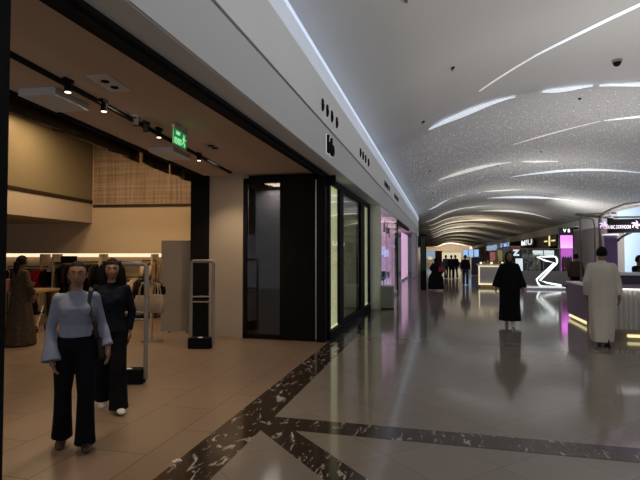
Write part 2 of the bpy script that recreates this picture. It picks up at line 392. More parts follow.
# slot lights recessed at the ceiling ribs: strip on the hidden riser of each step
slotN = 0
def slot(name, x0, x1, y, m, g=1.0, lab=''):
    bm = bmesh.new(); n = 14; top = []; 
    for i in range(n+1):
        x = x0+(x1-x0)*i/n; t = i/n; hh = math.sin(PI*t)**.7
        z0 = Vz(x)+.02; z1 = z0+max(.004, min(.16*g, shellgap(x)*.6)*hh)
        top.append([bm.verts.new((x, y+.015, z0)), bm.verts.new((x, y+.035, z0)), bm.verts.new((x, y+.035, z1)), bm.verts.new((x, y+.015, z1))])
    for a, b in zip(top, top[1:]):
        for j in range(4): bm.faces.new((a[j], b[j], b[(j+1) % 4], a[(j+1) % 4]))
    bm.faces.new(top[0]); bm.faces.new(top[-1][::-1])
    return tag(link(name, bm, m), lab, 'light', 'slot lights in the vaulted ceiling')
def ribbon(x0, y0, x1, y1, w, m, lab, bow=0, skew=.5, rise=0):
    """crescent shaped luminous slot set just under the ceiling skin"""
    bm = bmesh.new(); n = 20; rows = []
    for i in range(n+1):
        t = i/n; x = x0+(x1-x0)*t; y = y0+(y1-y0)*t+bow*math.sin(PI*t)
        ww = w*math.sin(PI*t**skew if t > 0 else 0)**1.2 if False else w*.55*max(.03, math.sin(PI*t**.75)**1.5)
        za = ceilz(x, y)-.03; zb = ceilz(x, y+.3)-.03-ww*.8
        rows.append([bm.verts.new((x, y, za)), bm.verts.new((x, y+.10, za-ww)), bm.verts.new((x, y+.13, za-ww)), bm.verts.new((x, y+.13, za+.02))])
    for a, b in zip(rows, rows[1:]):
        for j in range(4): bm.faces.new((a[j], b[j], b[(j+1) % 4], a[(j+1) % 4]))
    bm.faces.new(rows[0]); bm.faces.new(rows[-1][::-1])
    return tag(link('slot_light', bm, m), lab, 'light', 'slot lights in the vaulted ceiling')
SL = 'slot_light'
slot(SL, -1.0, 2.3, 16, 'slot', 1.6, 'thick pale blue crescent of light at the left of the nearest ceiling arch')
slot(SL, 2.7, 5.2, 16, 'slot', 1.0, 'slim bright sliver of light in the middle of the nearest ceiling arch')
slot(SL, 5.3, 9.5, 16, 'slot', .8, 'thin curved light at the right end of the nearest ceiling arch')
slot(SL, -.4, 3.6, 28.3, 'slotw', 1.3, 'greenish white crescent low on the left of the second ceiling arch')
slot(SL, 4.0, 6.6, 28.3, 'slotw', .5, 'short faint dash of light in the middle of the second ceiling arch')
ribbon(2.3, 12.75, 5.6, 9.0, .06, 'ribbon', 'straight slanting line of light at the top right, nearest of the ceiling slots')
ribbon(1.1, 14.35, 2.5, 12.5, .012, 'ribbonw', 'hair thin faint tail of the slanting line of light at the top right')
ribbon(3.3, 23.6, 6.0, 20.4, .05, 'ribbonw', 'faint thin line of light between the first and second ceiling arches')
ribbon(6.1, 20.3, 9.5, 17.8, .12, 'ribbon', 'bright sliver of light just under the right end of the nearest arch')
ribbon(4.6, 34.2, 11.2, 29.2, .22, 'ribbon', 'long shallow bright crescent high on the right above the kiosk', bow=-1.1)
ribbon(-1.0, 42.6, 1.2, 41.9, .20, 'ribbon', 'short pale streak at the left of the third ceiling arch')
ribbon(1.0, 41.9, 3.2, 41.2, .22, 'ribbon', 'white streak right of the short pale streak in the third arch')
ribbon(3.4, 40.8, 6.4, 40.0, .14, 'ribbonw', 'thin dash at the top of the third ceiling arch')
ribbon(4.2, 46.8, 10.9, 43.2, .34, 'ribbon', 'bright crescent falling to the right below the long shallow one', bow=-.6)
ribbon(-1.6, 55, 5, 53.5, .24, 'ribbonw', 'long left crescent of the fourth ceiling arch')
ribbon(4.4, 60.3, 12.1, 58.5, .36, 'ribbonw', 'right crescent of the fourth ceiling arch ending by the side wall', bow=-2.5)
ribbon(-1.5, 63, 5.5, 67.8, .26, 'ribbonw', 'left crescent of the fifth ceiling arch')
ribbon(3.7, 75.8, 10.9, 74, .36, 'ribbonw', 'right crescent of the fifth ceiling arch', bow=-2.4)
ribbon(-.35, 15.95, 2.3, 15.95, .25, 'ribbon', 'pale blue thick crescent hanging under the left of the nearest arch edge')
ribbon(3.1, 15.95, 4.5, 15.95, .13, 'ribbon', 'slim pale crescent under the middle of the nearest arch edge')
ribbon(4.7, 15.95, 8.5, 15.95, .12, 'ribbon', 'thin pale crescent under the right of the nearest arch edge')
ribbon(-.1, 28.25, 3.8, 28.25, .30, 'ribbonw', 'soft long crescent under the left of the second arch edge')
ribbon(4.4, 28.25, 6.2, 28.25, .10, 'ribbonw', 'faint dash under the middle of the second arch edge')
for i, (y, w_) in enumerate(((73, .3), (81, .3), (90, .34), (99, .36), (108, .4))):
    ribbon(-1.6, y, 7.5, y+4, w_, 'ribbonw', 'warm curved line of light, %s of the farthest ceiling arches' % ('nearest', 'second', 'middle', 'fourth', 'last')[i])

# bead strings (nobody could count them)
bm = bmesh.new()
def octa(bm, c, r):
    vs = [bm.verts.new((c[0]+a*r, c[1]+b*r, c[2]+d*r)) for a, b, d in ((1, 0, 0), (0, 1, 0), (-1, 0, 0), (0, -1, 0), (0, 0, 1.3), (0, 0, -1.3))]
    for i in range(4): bm.faces.new((vs[i], vs[(i+1) % 4], vs[4])); bm.faces.new((vs[(i+1) % 4], vs[i], vs[5]))
bt = bmesh.new()
y = 16.5
while y < 40:
    x = -1.3+random.random()*.3
    while x < 13.5:
        zt = ceilz(x, y)-.02; ln = min(.8+.4*random.random(), zt-4.9)
        if ln > .25:
            nb = 2 if y > 28 else 3
            for q in range(nb):
                octa(bm, (x, y, zt-ln*(q+random.random()*.9)/nb-.03), (.0125 if y < 26 else .0155)*(.7+.6*random.random()))
            if y < 22:
                w = .0018
                v = [bt.verts.new((x+a*w, y+b*w, z)) for z in (zt+.01, zt-ln) for a, b in ((1, 0), (-.5, .87), (-.5, -.87))]
                for a, b in ((0, 1), (1, 2), (2, 0)): bt.faces.new((v[a], v[b], v[b+3], v[a+3]))
        x += .22+random.random()*.05
    y += .36+.010*(y-16)
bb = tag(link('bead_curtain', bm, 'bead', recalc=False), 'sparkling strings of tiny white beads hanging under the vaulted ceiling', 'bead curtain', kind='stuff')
link('thread', bt, 'thread', bb, recalc=False)['kind'] = 'stuff'

# small dark fittings in the vault
for i, (x, y, lab) in enumerate(((-.5, 7.5, 'near the top centre of the picture'), (-.5, 14.8, 'beside the left end of the nearest arch'), (.3, 11.7, 'on the plain vault left of the nearest arch'), (4.6, 17.8, 'among the bead strings just past the nearest arch'),
                                 (4.9, 25.9, 'among the bead strings in the middle'), (-.5, 23.8, 'low on the left among the bead strings'), (3.3, 30, 'just past the second arch'), (-.5, 32.7, 'low on the left past the second arch'))):
    z = ceilz(x, y)
    t = empty('sprinkler', (x, y, z), 0, 'small dark sprinkler head in the ceiling '+lab, 'sprinkler', 'sprinklers in the vault')
    b = bmesh.new(); tube(b, [(0, 0, .02), (0, 0, -.03)], [.06, .05], 16); link('rose', b, 'black', t)
    b = bmesh.new(); tube(b, [(0, 0, -.03), (0, 0, -.08)], [.015, .035], 12); link('head', b, 'steel', t)
z = ceilz(4.6, 14.1)
t = empty('ceiling_camera', (4.55, 14.1, z), 0, 'dark dome camera on the plain ceiling at upper right', 'camera')
b = bmesh.new(); tube(b, [(0, 0, .02), (0, 0, -.06)], [.13, .12], 20); link('housing', b, 'grey', t)
b = bmesh.new(); ball(b, (0, 0, -.06), (.1, .1, .11), 16, 10); link('dome', b, 'black', t, True)

# right side: fascia band and wall
bm = bmesh.new(); box(bm, 14.0, -4, 4.15, 14.3, 265, 5.2); struct(link('wall_right_fascia', bm, 'white'))
bm = bmesh.new(); box(bm, 14.4, -4, 0, 14.6, 265, 5.4); struct(link('wall_right', bm, 'wallr'))
bm = bmesh.new(); box(bm, -12, 262, 0, 14.6, 262.3, 7.6); struct(link('wall_back', bm, 'wallr'))
bm = bmesh.new(); box(bm, -12.2, 48, 0, -12, 265, 5.4); struct(link('wall_far_left', bm, 'wallr'))

# ------------------------------------------------------------------ near shop
TH = math.radians(7); U = Vector((-math.sin(TH), math.cos(TH), 0)); W = Vector((math.cos(TH), math.sin(TH), 0))
ZC = 3.28
def edge(y):     # edge of the lowered ceiling, parallel to U
    return -4.05-(y-3.72)*math.tan(TH)
# lowered ceiling
bm = bmesh.new(); quadprism(bm, [(edge(-4), -4), (-2.24, -4), (-2.24, 9.0), (edge(9.2), 9.0)], ZC, ZC+.2); struct(link('ceiling_shop', bm, 'shopceil'))
bm = bmesh.new(); quadprism(bm, [(FX-.02, -3), (FX-.02, 39.9), (-2.06, 39.9), (-2.06, -3)], ZS-.004, ZS+.05); struct(link('trim_6', bm, 'white'))
# sliding door track beam above the opening: two black channels
bm = bmesh.new(); box(bm, -2.25, -4, 3.15, -2.19, 9.0, 3.4); box(bm, -2.18, -4, 3.13, -2.12, 9.0, 3.4); box(bm, -2.11, -4, 3.16, -2.06, 9.0, 3.4)
box(bm, -2.26, -4, 3.2, -2.06, 9.0, 3.45); struct(link('trim_7', bm, 'black'))
# black edge of the lowered ceiling
bm = bmesh.new(); quadprism(bm, [(edge(-4)-.06, -4), (edge(-4), -4), (edge(9.2), 9.2), (edge(9.2)-.06, 9.2)], ZC-.03, ZC+.45); struct(link('trim_8', bm, 'matblack'))
bm = bmesh.new(); quadprism(bm, [(edge(-4)-1.2, -4), (edge(-4), -4), (edge(9.2), 9.2), (edge(12)-1.2, 12)], ZC+.44, ZC+.5); struct(link('ceiling_gap', bm, 'matblack'))
# polished bronze valance behind the gap: facets along U
bm = bmesh.new(); y = -3.5; random.seed(3)
while y < 11.5:
    l = .35+.25*random.random(); off = -.46+.10*random.random()
    a = (edge(y)+off, y); b_ = (edge(y+l)-.46+.14*random.random(), y+l)
    wallseg(bm, a, b_, ZC-.07, ZC+.46, .03); y += l
val = empty('valance', (0, 0, 0), 0, 'polished bronze faceted valance above the shop void', 'valance')
link('panel', bm, 'bronze', val)
# back wall of the shop
P0 = Vector((-7.93, 11.09, 0))
def bw(px, py, off=0):      # point on the shop's back plane moved 'off' towards the camera
    return on(px, py, P0-U*off, U)
def bq(s, off): return P0+W*s-U*off
bm = bmesh.new(); wallseg(bm, bq(-6, .0), bq(5.5, .0), 1.70, 4.75, .6); struct(link('wall_back_shop', bm, 'warmwall'))
bm = bmesh.new(); wallseg(bm, bq(-6, -.55), bq(5.5, -.55), 0, 1.7, .1); struct(link('wall_niche', bm, 'warmwall'))
bm = bmesh.new(); wallseg(bm, bq(-5.9, -.40), bq(5.4, -.40), 1.60, 1.695, .06); struct(link('trim_9', bm, 'led2'))
c1 = bw(94, 205); c2 = bw(230, 205)
zt = bw(94, 136).z; zb = bw(94, 205).z
bm = bmesh.new(); wallseg(bm, c1-U*.03, c2-U*.03, zb, 4.74, .03); wp = struct(link('wall_woven_panel', bm, 'weave'))
bm = bmesh.new(); wallseg(bm, c1-U*.05, c2-U*.05, zb-.05, zb, .05); struct(link('trim_10', bm, 'darkbronze'))
# mezzanine front, parallel to U, ending on the back wall
mz0 = bw(94, 223).z; mz1 = bw(94, 204).z
ca = Vector((c1.x-.05, c1.y, 0)); fa = ca-U*12
bm = bmesh.new(); wallseg(bm, fa, ca, mz0, mz1, .3); struct(link('wall_mezzanine', bm, 'beige'))
bm = bmesh.new(); wallseg(bm, fa+W*.015, ca+W*.015, mz1, mz1+.09, .06); struct(link('trim_11', bm, 'darkbronze'))
bm = bmesh.new(); wallseg(bm, fa, ca, mz1+.09, 4.62, .03); struct(link('window_1', bm, 'bronzeglass'))
bm = bmesh.new(); wallseg(bm, fa, ca, 4.62, 4.75, .06); struct(link('wall_mezzanine_top', bm, 'beige'))
bm = bmesh.new(); quadprism(bm, [(fa-W*5)[:2], (fa-W*.3)[:2], (ca-W*.3)[:2], (ca-W*5)[:2]], mz0, mz0+.1); struct(link('ceiling_mezzanine', bm, 'beige'))
bm = bmesh.new(); quadprism(bm, [(-13, -4), (-4.2, -4), (-4.8, 9), (-2.2, 9), (-2.2, 13), (-13, 13)], 4.75, 4.85); struct(link('ceiling_void', bm, 'shopceil'))
bm = bmesh.new(); box(bm, -13.9, -4, 0, -13.7, 11, 4.8); struct(link('wall_shop_side', bm, 'warmwall'))
# cross wall with the beige face, black column end
bm = bmesh.new(); box(bm, -4.60, 9.0, 0, -3.86, 9.3, 4.75); struct(link('wall_cross', bm, 'beige'))
bm = bmesh.new(); box(bm, -4.98, 8.92, 0, -4.60, 9.3, 4.75); struct(link('trim_12', bm, 'matblack'))
bm = bmesh.new(); box(bm, -4.75, 9.3, 0, -4.6, 12.4, 4.75); struct(link('wall_cross_return', bm, 'beige'))
# near left jamb of the opening (black)
bm = bmesh.new(); box(bm, -2.30, 1.72, 0, -2.10, 1.945, 3.2); struct(link('trim_13', bm, 'black'))

# folded glass door: pane + black panel across the end of the opening
d = empty('folding_door', (0, 0, 0), 0, 'tall black framed glass door leaf beside a solid black panel, closing the end of the shop opening', 'door')
gx0, gx1, gx2 = -3.84, -3.02, -2.36
bm = bmesh.new()
for a, b_ in ((gx0, gx0+.07), (gx1-.05, gx1)): box(bm, a, 8.98, 0.01, b_, 9.05, 3.14)
box(bm, gx0, 8.98, 3.10, gx1, 9.05, 3.20); box(bm, gx0, 8.98, .01, gx1, 9.05, .09)
link('frame', bm, 'black', d)
bx('pane', (gx0+.06, 9.0, .08, gx1-.04, 9.015, 3.11), 'darkglass', d)
bx('panel', (gx1, 8.96, .01, gx2, 9.08, 3.20), 'matblack', d, .01)
bx('edge_strip', (gx2+.01, 8.98, .05, gx2+.035, 9.04, 3.12), 'steel', d)
bm = bmesh.new(); box(bm, -3.86, 9.06, 0, -2.3, 9.3, .02); box(bm, -3.86, 9.7, 0, -2.3, 9.8, 3.3); struct(link('wall_lobby', bm, mat('lobby_wall', (.30, .28, .28), .7))); lamp('lobby_fill', 'AREA', (-3.4, 9.45, 3.05), 7, (.95, .95, 1), .4)  # added lamp, lifts the dark glass from behind
bm = bmesh.new(); box(bm, -3.86, 9.3, 3.12, -2.2, 9.8, 3.3); struct(link('ceiling_lobby', bm, 'matblack'))
# corner post
bm = bmesh.new(); box(bm, -2.31, 8.92, 0, -2.14, 9.12, 3.2); box(bm, -2.32, 9.0, 3.0, -1.95, 9.02, 3.2); struct(link('trim_14', bm, 'black'))

# ------------------------------------------------------------------ glazed bay (sliding doors with lit side panels)
Y0, Y1 = 9.12, 14.75
def yof(px): return onx(px, 300, GX).y
ya, yb, yc, yd, ye = yof(329.5), yof(339), yof(342.5), yof(360), yof(363.8)
d = empty('glass_shopfront', (0, 0, 0), 0, 'black framed glass shopfront with yellow lit side panels under the white fascia', 'shopfront')
bm = bmesh.new()
box(bm, GX-.1, Y0, 0, GX+.03, ya, 3.2); box(bm, GX-.1, yb, .0, GX+.03, yc, 3.1); box(bm, GX-.1, yd, 0, GX+.03, ye, 3.1); box(bm, GX-.1, Y1-.12, 0, GX+.03, Y1, 3.2)
box(bm, GX-.1, Y0, 3.08, GX+.03, Y1, 3.2); box(bm, GX-.1, Y0, .003, GX+.05, Y1, .16)
link('frame', bm, 'black', d)
for a, b_, nm in ((ya, yb, 'nearest'), (ye, Y1-.12, 'farther')):
    p = bx('lit_panel', (GX-.06, a, .16, GX-.04, b_, 3.08), 'ypanel', d); p['label'] = nm+' pale yellow backlit panel'
    bx('pane', (GX-.012, a, .16, GX, b_, 3.08), 'glass', d)
    bx('strip_light', (GX-.04, a+.02, .165, GX-.02, b_-.02, .19), 'yglow', d)
bx('pane', (GX-.02, yc, .16, GX-.005, yd, 3.08), 'glass', d)
bm = bmesh.new(); box(bm, GX-.7, yc-.3, 0, GX-.65, yd+.3, 3.1); struct(link('wall_shopfront_backing', bm, mat('backing', (.10, .095, .09), .7)))
# pier
bm = bmesh.new(); box(bm, -2.24, Y1, 0, FX+.002, 15.0, 3.2); struct(link('wall_pier', bm, 'white'))
bm = bmesh.new(); box(bm, -2.3, 9.12, 0, -2.25, 9.2, 3.2); struct(link('trim_15', bm, 'black'))

# grey bin in front of the pier
t = empty('litter_bin', (-1.59, 14.85, 0), 0, 'squat grey square bin standing by the white pier and the pink window', 'bin')
bx('body', (-.18, -.28, .05, .18, .3, .68), 'binm', t, .012)
bx('lid', (-.19, -.29, .68, .19, .31, .71), 'grey', t, .008)
bx('plinth', (-.16, -.26, 0, .16, .28, .05), 'matblack', t)

# pink window bay
PX = FX-.03
y0 = 15.0; yp = onx(397.5, 300, PX).y; yq = onx(414.5, 300, PX).y
d = empty('window_display', (0, 0, 0), 0, 'tall pink lit glass display window of the second shop', 'window')
bm = bmesh.new(); box(bm, PX-.1, y0, .0, PX, y0+.05, 3.2); box(bm, PX-.1, y0, 0, PX, yp, .12); box(bm, PX-.1, y0, 3.12, PX, yp, 3.2)
for k in (1, 2): box(bm, PX-.03, y0+(yp-y0)*k/3-.015, .12, PX-.005, y0+(yp-y0)*k/3+.015, 3.12)
link('frame', bm, 'whiteup', d)
bx('pane', (PX-.02, y0+.05, .12, PX-.008, yp, 3.12), 'pinkglass', d)
bx('glow_wall', (PX-.6, y0+.1, .2, PX-.55, yp-.1, 3.1), 'pinkwall_glow', d); bx('glow_end_panel', (PX-.6, yp-.1, .12, PX-.1, yp-.04, 3.1), 'pinkwall_glow', d)  # back and end panels glow by themselves to brighten the display
bx('floor_panel', (PX-.6, y0+.05, .05, PX-.1, yp, .12), 'whiteup', d)
bx('strip_light', (PX-.5, y0+.2, 3.06, PX-.2, yp-.3, 3.1), 'pinksoft', d)
bx('blue_light_bar', (PX-.545, y0+.8, 1.45, PX-.53, yp-.2, 1.75), 'blue', d)
for k, (yy, zz, a, b_) in enumerate(((15.9, 2.55, .20, .28), (16.25, 2.62, .07, .40), (16.7, 2.5, .22, .22), (17.1, 2.6, .08, .42), (17.35, 2.52, .2, .2), (17.7, 2.45, .07, .35))):
    bm = bmesh.new(); box(bm, PX+.001, yy, zz-b_/2, PX+.012, yy+a, zz+b_/2); link('sticker_letter', bm, 'matblack', d)
for k in range(5):      # small displays along the ledge
    yy = y0+.6+k*.95; b = bmesh.new(); x = PX-.3
    t = empty('display_bust', (x, yy, .12), .3*k, 'small dark bag on a thin stand inside the pink window', 'display stand', 'goods in the pink window')
    cyl(b, (0, 0, 0), .09, .03, 16); cyl(b, (0, 0, .03), .02, .6, 8); link('stand', b, 'steel', t)
    b = bmesh.new(); box(b, -.12, -.1, .6, .12, .1, .85+.05*(k % 2), bev=.02); link('bag', b, 'navy', t)
# doorway of the second shop
bm = bmesh.new(); box(bm, PX-.12, yp, 0, PX+.01, yp+.35, 3.25); box(bm, PX-.12, yp, 3.05, PX+.01, 29, 3.22); struct(link('door_1', bm, 'black'))
bm = bmesh.new(); box(bm, -4.2, yp, 0, -4.1, 44, 3.2); struct(link('wall_pink_shop', bm, 'whiteup'))
bm = bmesh.new(); box(bm, -4.2, y0, 3.2, FX-.34, 44, 3.25); struct(link('ceiling_pink_shop', bm, 'whiteup'))
bm = bmesh.new(); box(bm, -4.2, 15.0, 0, -2.4, 15.05, 3.2); struct(link('wall_pink_shop_end', bm, 'whiteup'))
t = empty('light_column', (-2.3, 32.4, 0), 0, 'glowing pink upright light panel inside the second shop doorway', 'light')
bx('diffuser', (-.06, -2.5, .15, .0, 2.5, 3.0), 'pinksoft', t); bx('base', (-.1, -2.55, 0, .03, 2.55, .15), 'whiteup', t)
for k, (a, b_) in enumerate(((36.0, 36.6), (38.6, 40.0))):
    bm = bmesh.new(); box(bm, FX-.3, a, 0, FX-.02, b_, 3.2); struct(link('trim_%d' % (16+k), bm, 'white'))
bm = bmesh.new(); sweep(bm, [(-.06, 0), (-.06, 3.2), (-.3, 3.2), (-.3, 0)], PATH[6:]); struct(link('wall_left_end', bm, 'white'))
# advertising totem
p = onz(423.5, 290)
t = empty('advertising_totem', (p.x, p.y, 0), 0, 'dark digital totem with dim green screen at the far end of the left shops', 'totem')
bx('casing', (-.13, -.1, 0, .14, .1, 2.6), 'black', t, .01); bx('screen', (-.10, -.115, .9, .11, -.1, 2.5), 'totemgreen', t)

# sign letters on the fascia: extruded "bb" with a pale halo
d = empty('shop_logo', (FX, 7.78, 3.48), 0, 'black raised double b logo on the white fascia above the first shopfront', 'logo')
text('letters', 'bb', .42, 'matblack', (.03, 0, -.02), (PI/2, 0, PI/2), d, .02, .0, xs=1.15)
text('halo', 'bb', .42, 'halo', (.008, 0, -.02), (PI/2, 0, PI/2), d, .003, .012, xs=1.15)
# black oval fittings on the cornice, clusters of four
for g, (ys, lab) in enumerate((((7.30, 7.62, 7.96, 8.36), 'nearest group, above the double b logo'), ((10.97, 11.35, 11.75, 12.23), 'second group along'), ((16.0, 16.4, 16.8, 17.3), 'third group, above the pink window'), ((19.5, 20, 20.5, 21), 'farthest group'))):
    for k, y in enumerate(ys):
        t = empty('wall_fitting', (FX, y, 4.03), 0, 'small black oval fitting on the upper white fascia, '+lab, 'light fitting', 'black fittings, '+lab)
        b = bmesh.new(); ball(b, (.01, 0, 0), (.03, .04, .105), 16, 12); link('cover', b, 'matblack', t, True)
        b = bmesh.new(); ball(b, (.035, 0, .03), (.016, .018, .025), 10, 8); link('lens', b, 'whiteup', t, True)
# ------------------------------------------------------------------ shop ceiling fixtures
def ctrack(px, py): return onz(px, py, ZC-.02)
a = ctrack(8, 51.6); b_ = ctrack(232, 173); dd = (b_-a).normalized(); a = a-dd*4; trackd = dd
t = empty('lighting_track', (0, 0, 0), 0, 'long black lighting track across the shop ceiling', 'track')
bm = bmesh.new(); wallseg(bm, a, b_, ZC-.035, ZC, .045); link('rail', bm, 'matblack', t)
for k, (px, py, on_) in enumerate(((68, 86, 1), (104, 106, 1), (136, 121, 0), (146, 127, 0), (159, 133, 1), (199, 157, 1))):
    p = onz(px, py, ZC-.1); lab = ('nearest', 'second nearest', 'third, unlit', 'fourth, unlit', 'fifth, beside the exit sign', 'farthest')[k]
    s = empty('spotlight', (p.x, p.y, ZC-.035), 0, 'small black spotlight on the ceiling track, '+lab, 'spotlight', 'spotlights on the track')
    b = bmesh.new(); box(b, -.022, -.05, -.03, .022, .05, .0); link('adapter', b, 'matblack', s)
    b = bmesh.new(); tube(b, [(0, 0, -.03), (0, 0, -.12)], [.028, .032], 16); link('head', b, 'matblack', s)
    if on_:
        b = bmesh.new(); tube(b, [(0, 0, -.119), (0, 0, -.125)], [.026, .026], 16); link('lens', b, 'led', s)
        lamp('spot_lamp', 'SPOT', (p.x, p.y, ZC-.17), 55, (1, .78, .52), .05, (0, math.radians(-12 if k < 3 else -5), 0), spot=75, blend=.6)
# twin recessed downlight
p = onz(110, 83, ZC); rz = TH
t = empty('recessed_downlight', (p.x, p.y, ZC), rz, 'square white recessed twin downlight in the shop ceiling', 'downlight')
bx('trim_plate', (-.11, -.21, -.012, .11, .21, .005), 'white', t, .004)
for sx in (-.08, .08):
    b = bmesh.new(); tube(b, [(0, sx, -.02), (0, sx, .004)], [.035, .045], 18); link('lamp_ring', b, 'matblack', t)
p = onz(213, 146, ZC)
t = empty('recessed_downlight', (p.x, p.y, ZC), rz, 'small dark recessed fitting in the shop ceiling past the exit sign', 'downlight')
bx('trim_plate', (-.1, -.2, -.01, .1, .2, .005), 'beige', t, .004)
for sx in (-.08, .08):
    b = bmesh.new(); tube(b, [(0, sx, -.018), (0, sx, .004)], [.05, .05], 16); link('lamp_ring', b, 'matblack', t)
# white boxes projecting from the ceiling edge
for k, (pxs, lab) in enumerate((((58, 97), 'near the top left'), ((172, 151), 'beyond the exit sign'))):
    p = onz(pxs[0], pxs[1]+2, ZC-.02); L = .28+.05*k
    t = empty('ceiling_box', (p.x, p.y, ZC), TH, 'white rectangular air unit hung at the edge of the shop ceiling, '+lab, 'air unit')
    bx('casing', (-.22, -L, -.07, .16, L, .02), 'white', t, .01); bx('grille', (.16, -L+.02, -.06, .17, L-.02, .0), 'grey', t)
# exit sign
p = onz(180, 125, ZC); zt = 3.28; n = -0.0
ps = on(180, 137, p, (p-EYE).normalized())
t = empty('exit_sign', (p.x, p.y, 0), TH+PI/2, 'green lit hanging exit sign under the shop ceiling', 'sign')
zc = ps.z
bx('casing', (-.20, -.02, zc+.06, .20, .02, zc+.115), 'grey', t, .004)
bx('plate', (-.195, -.006, zc-.13, .195, .006, zc+.06), 'green', t)
for sx in (-.12, .12):
    b = bmesh.new(); tube(b, [(sx, 0, zc+.11), (sx, 0, ZC)], .006, 6); link('rod', b, 'steel', t)
text('lettering', 'EXIT', .10, 'greenlit', (-.075, -.012, zc-.085), (PI/2, 0, 0), t, .003, .003)
b = bmesh.new()
def barf(b, x0, z0, x1, z1, w):
    tube(b, [(x0, -.010, z0), (x1, -.010, z1)], [(w, .004), (w, .004)], 6)
ball(b, (.10, -.01, zc+.02), (.018, .004, .018), 10, 6)
for s in ((.10, .0, .085, -.05), (.085, -.05, .12, -.075), (.12, -.075, .11, -.115), (.085, -.05, .06, -.085), (.06, -.085, .03, -.09), (.10, -.005, .13, -.03), (.10, -.005, .065, -.02), (.13, -.03, .155, -.02)):
    barf(b, s[0], zc+s[1], s[2], zc+s[3], .009)
link('running_figure', b, 'greenlit', t)
text('script', 'EXIT', .055, 'greenlit', (-.075, -.012, zc+.015), (PI/2, 0, 0), t, .003, .002)

# ------------------------------------------------------------------ shop fittings on the back wall
def garment(name, label, group, loc, rz, m, length=.85, width=.42, thick=.07, seed=0, hook=True, sleeves=True):
    rnd = random.Random(seed)
    t = empty(name, loc, rz, label, 'clothing', group)     # loc = rail height point
    bm = bmesh.new(); ph = rnd.random()*6
    rings = []
    for z, rx, ry in ((-.06, .03, .02), (-.09, width*.28, .022), (-.13, width*.47, .03), (-.2, width*.45, .034), (-.45*length, width*.42, thick*.5), (-.8*length, width*.46, thick*.55), (-length, width*.48, thick*.6)):
        rings.append((0, .01*math.sin(ph+z*5), z, rx, ry))
    loft(bm, rings, 26, 2.2, lambda a, t_: .13*t_*math.sin(a*7+ph))
    if sleeves:
        for s in (-1, 1): tube(bm, [(s*width*.44, 0, -.14), (s*width*.5, .01, -.3), (s*width*.46, .02, -.2-length*.45)], [.035, .04, .045], 10)
    link('fabric', bm, m, t, True)
    if hook:
        b = bmesh.new(); tube(b, [(-width*.42, 0, -.12), (0, 0, -.055), (width*.42, 0, -.12)], .008, 6); tube(b, [(0, 0, -.055), (0, 0, -.01), (.015, 0, .012), (.03, 0, 0)], .004, 6); link('hanger', b, 'steel', t)
    return t
COL = {'red': cloth('red_wool', (.40, .012, .012)), 'brown': cloth('brown_wool', (.09, .05, .03)), 'darkbrown': cloth('dark_brown_wool', (.04, .024, .017)), 'black': M['blackcloth'],
       'beige': cloth('beige_wool', (.42, .30, .19)), 'cream': cloth('cream_wool', (.55, .44, .32)), 'grey': cloth('grey_wool', (.10, .09, .085)), 'white': cloth('white_cotton', (.5, .52, .52)), 'olive': cloth('olive_cotton', (.09, .08, .045))}
RZB = TH+PI/2       # rail runs along W, garments hang edge-on
rails = ((8, 48, 266.5, .62, 'on the rail at the far left', ['black', 'darkbrown', 'black', 'black', 'grey', 'black', 'black', 'darkbrown', 'red', 'red', 'red', 'black']),
         (62, 104, 262, .95, 'on the high rail behind the two women', ['black', 'darkbrown', 'black', 'grey', 'black', 'brown', 'black', 'black', 'darkbrown', 'black', 'black']),
         (107, 143, 277, .62, 'on the low rail right of the two women', ['black', 'darkbrown', 'darkbrown', 'brown', 'darkbrown', 'brown', 'darkbrown', 'brown', 'cream', 'beige', 'darkbrown', 'black']),
         (143, 156, 260.5, .62, 'on the short rail beside the standing board', ['beige', 'cream', 'darkbrown', 'beige', 'beige']))
n = 0
for ri, (xa, xb, py, ln, where, cols) in enumerate(rails):
    a = bw(xa, py, .25-.35*(ri != 2)); b_ = bw(xb, py, .25-.35*(ri != 2))
    r = empty('clothes_rail', a, 0, 'thin dark clothes rail '+('at the far left of the back wall', 'high behind the two women', 'low between the two women and the board', 'short one beside the standing board')[ri], 'rail')
    bm = bmesh.new(); L = b_-a; tube(bm, [Vector((0, 0, 0)), L], .013, 8); link('bar', bm, 'black', r)
    bm = bmesh.new()
    for q in (0, 1): tube(bm, [L*q, L*q+Vector((0, 0, -a.z))], .012, 8)
    link('upright', bm, 'black', r)
    for k, cname in enumerate(cols):
        f = (k+.5)/len(cols); p = a+L*f
        if ln > a.z-.1: ln = a.z-.1
        garment('hanging_garment', '%s garment hanging %s' % ({'darkbrown': 'dark brown', 'cream': 'cream white', 'grey': 'dark grey'}.get(cname, cname), where), 'clothes '+where, (p.x, p.y, p.z), RZB+random.uniform(-.12, .12), COL[cname], ln*random.uniform(.85, 1), .40, .05, n)
        n += 1
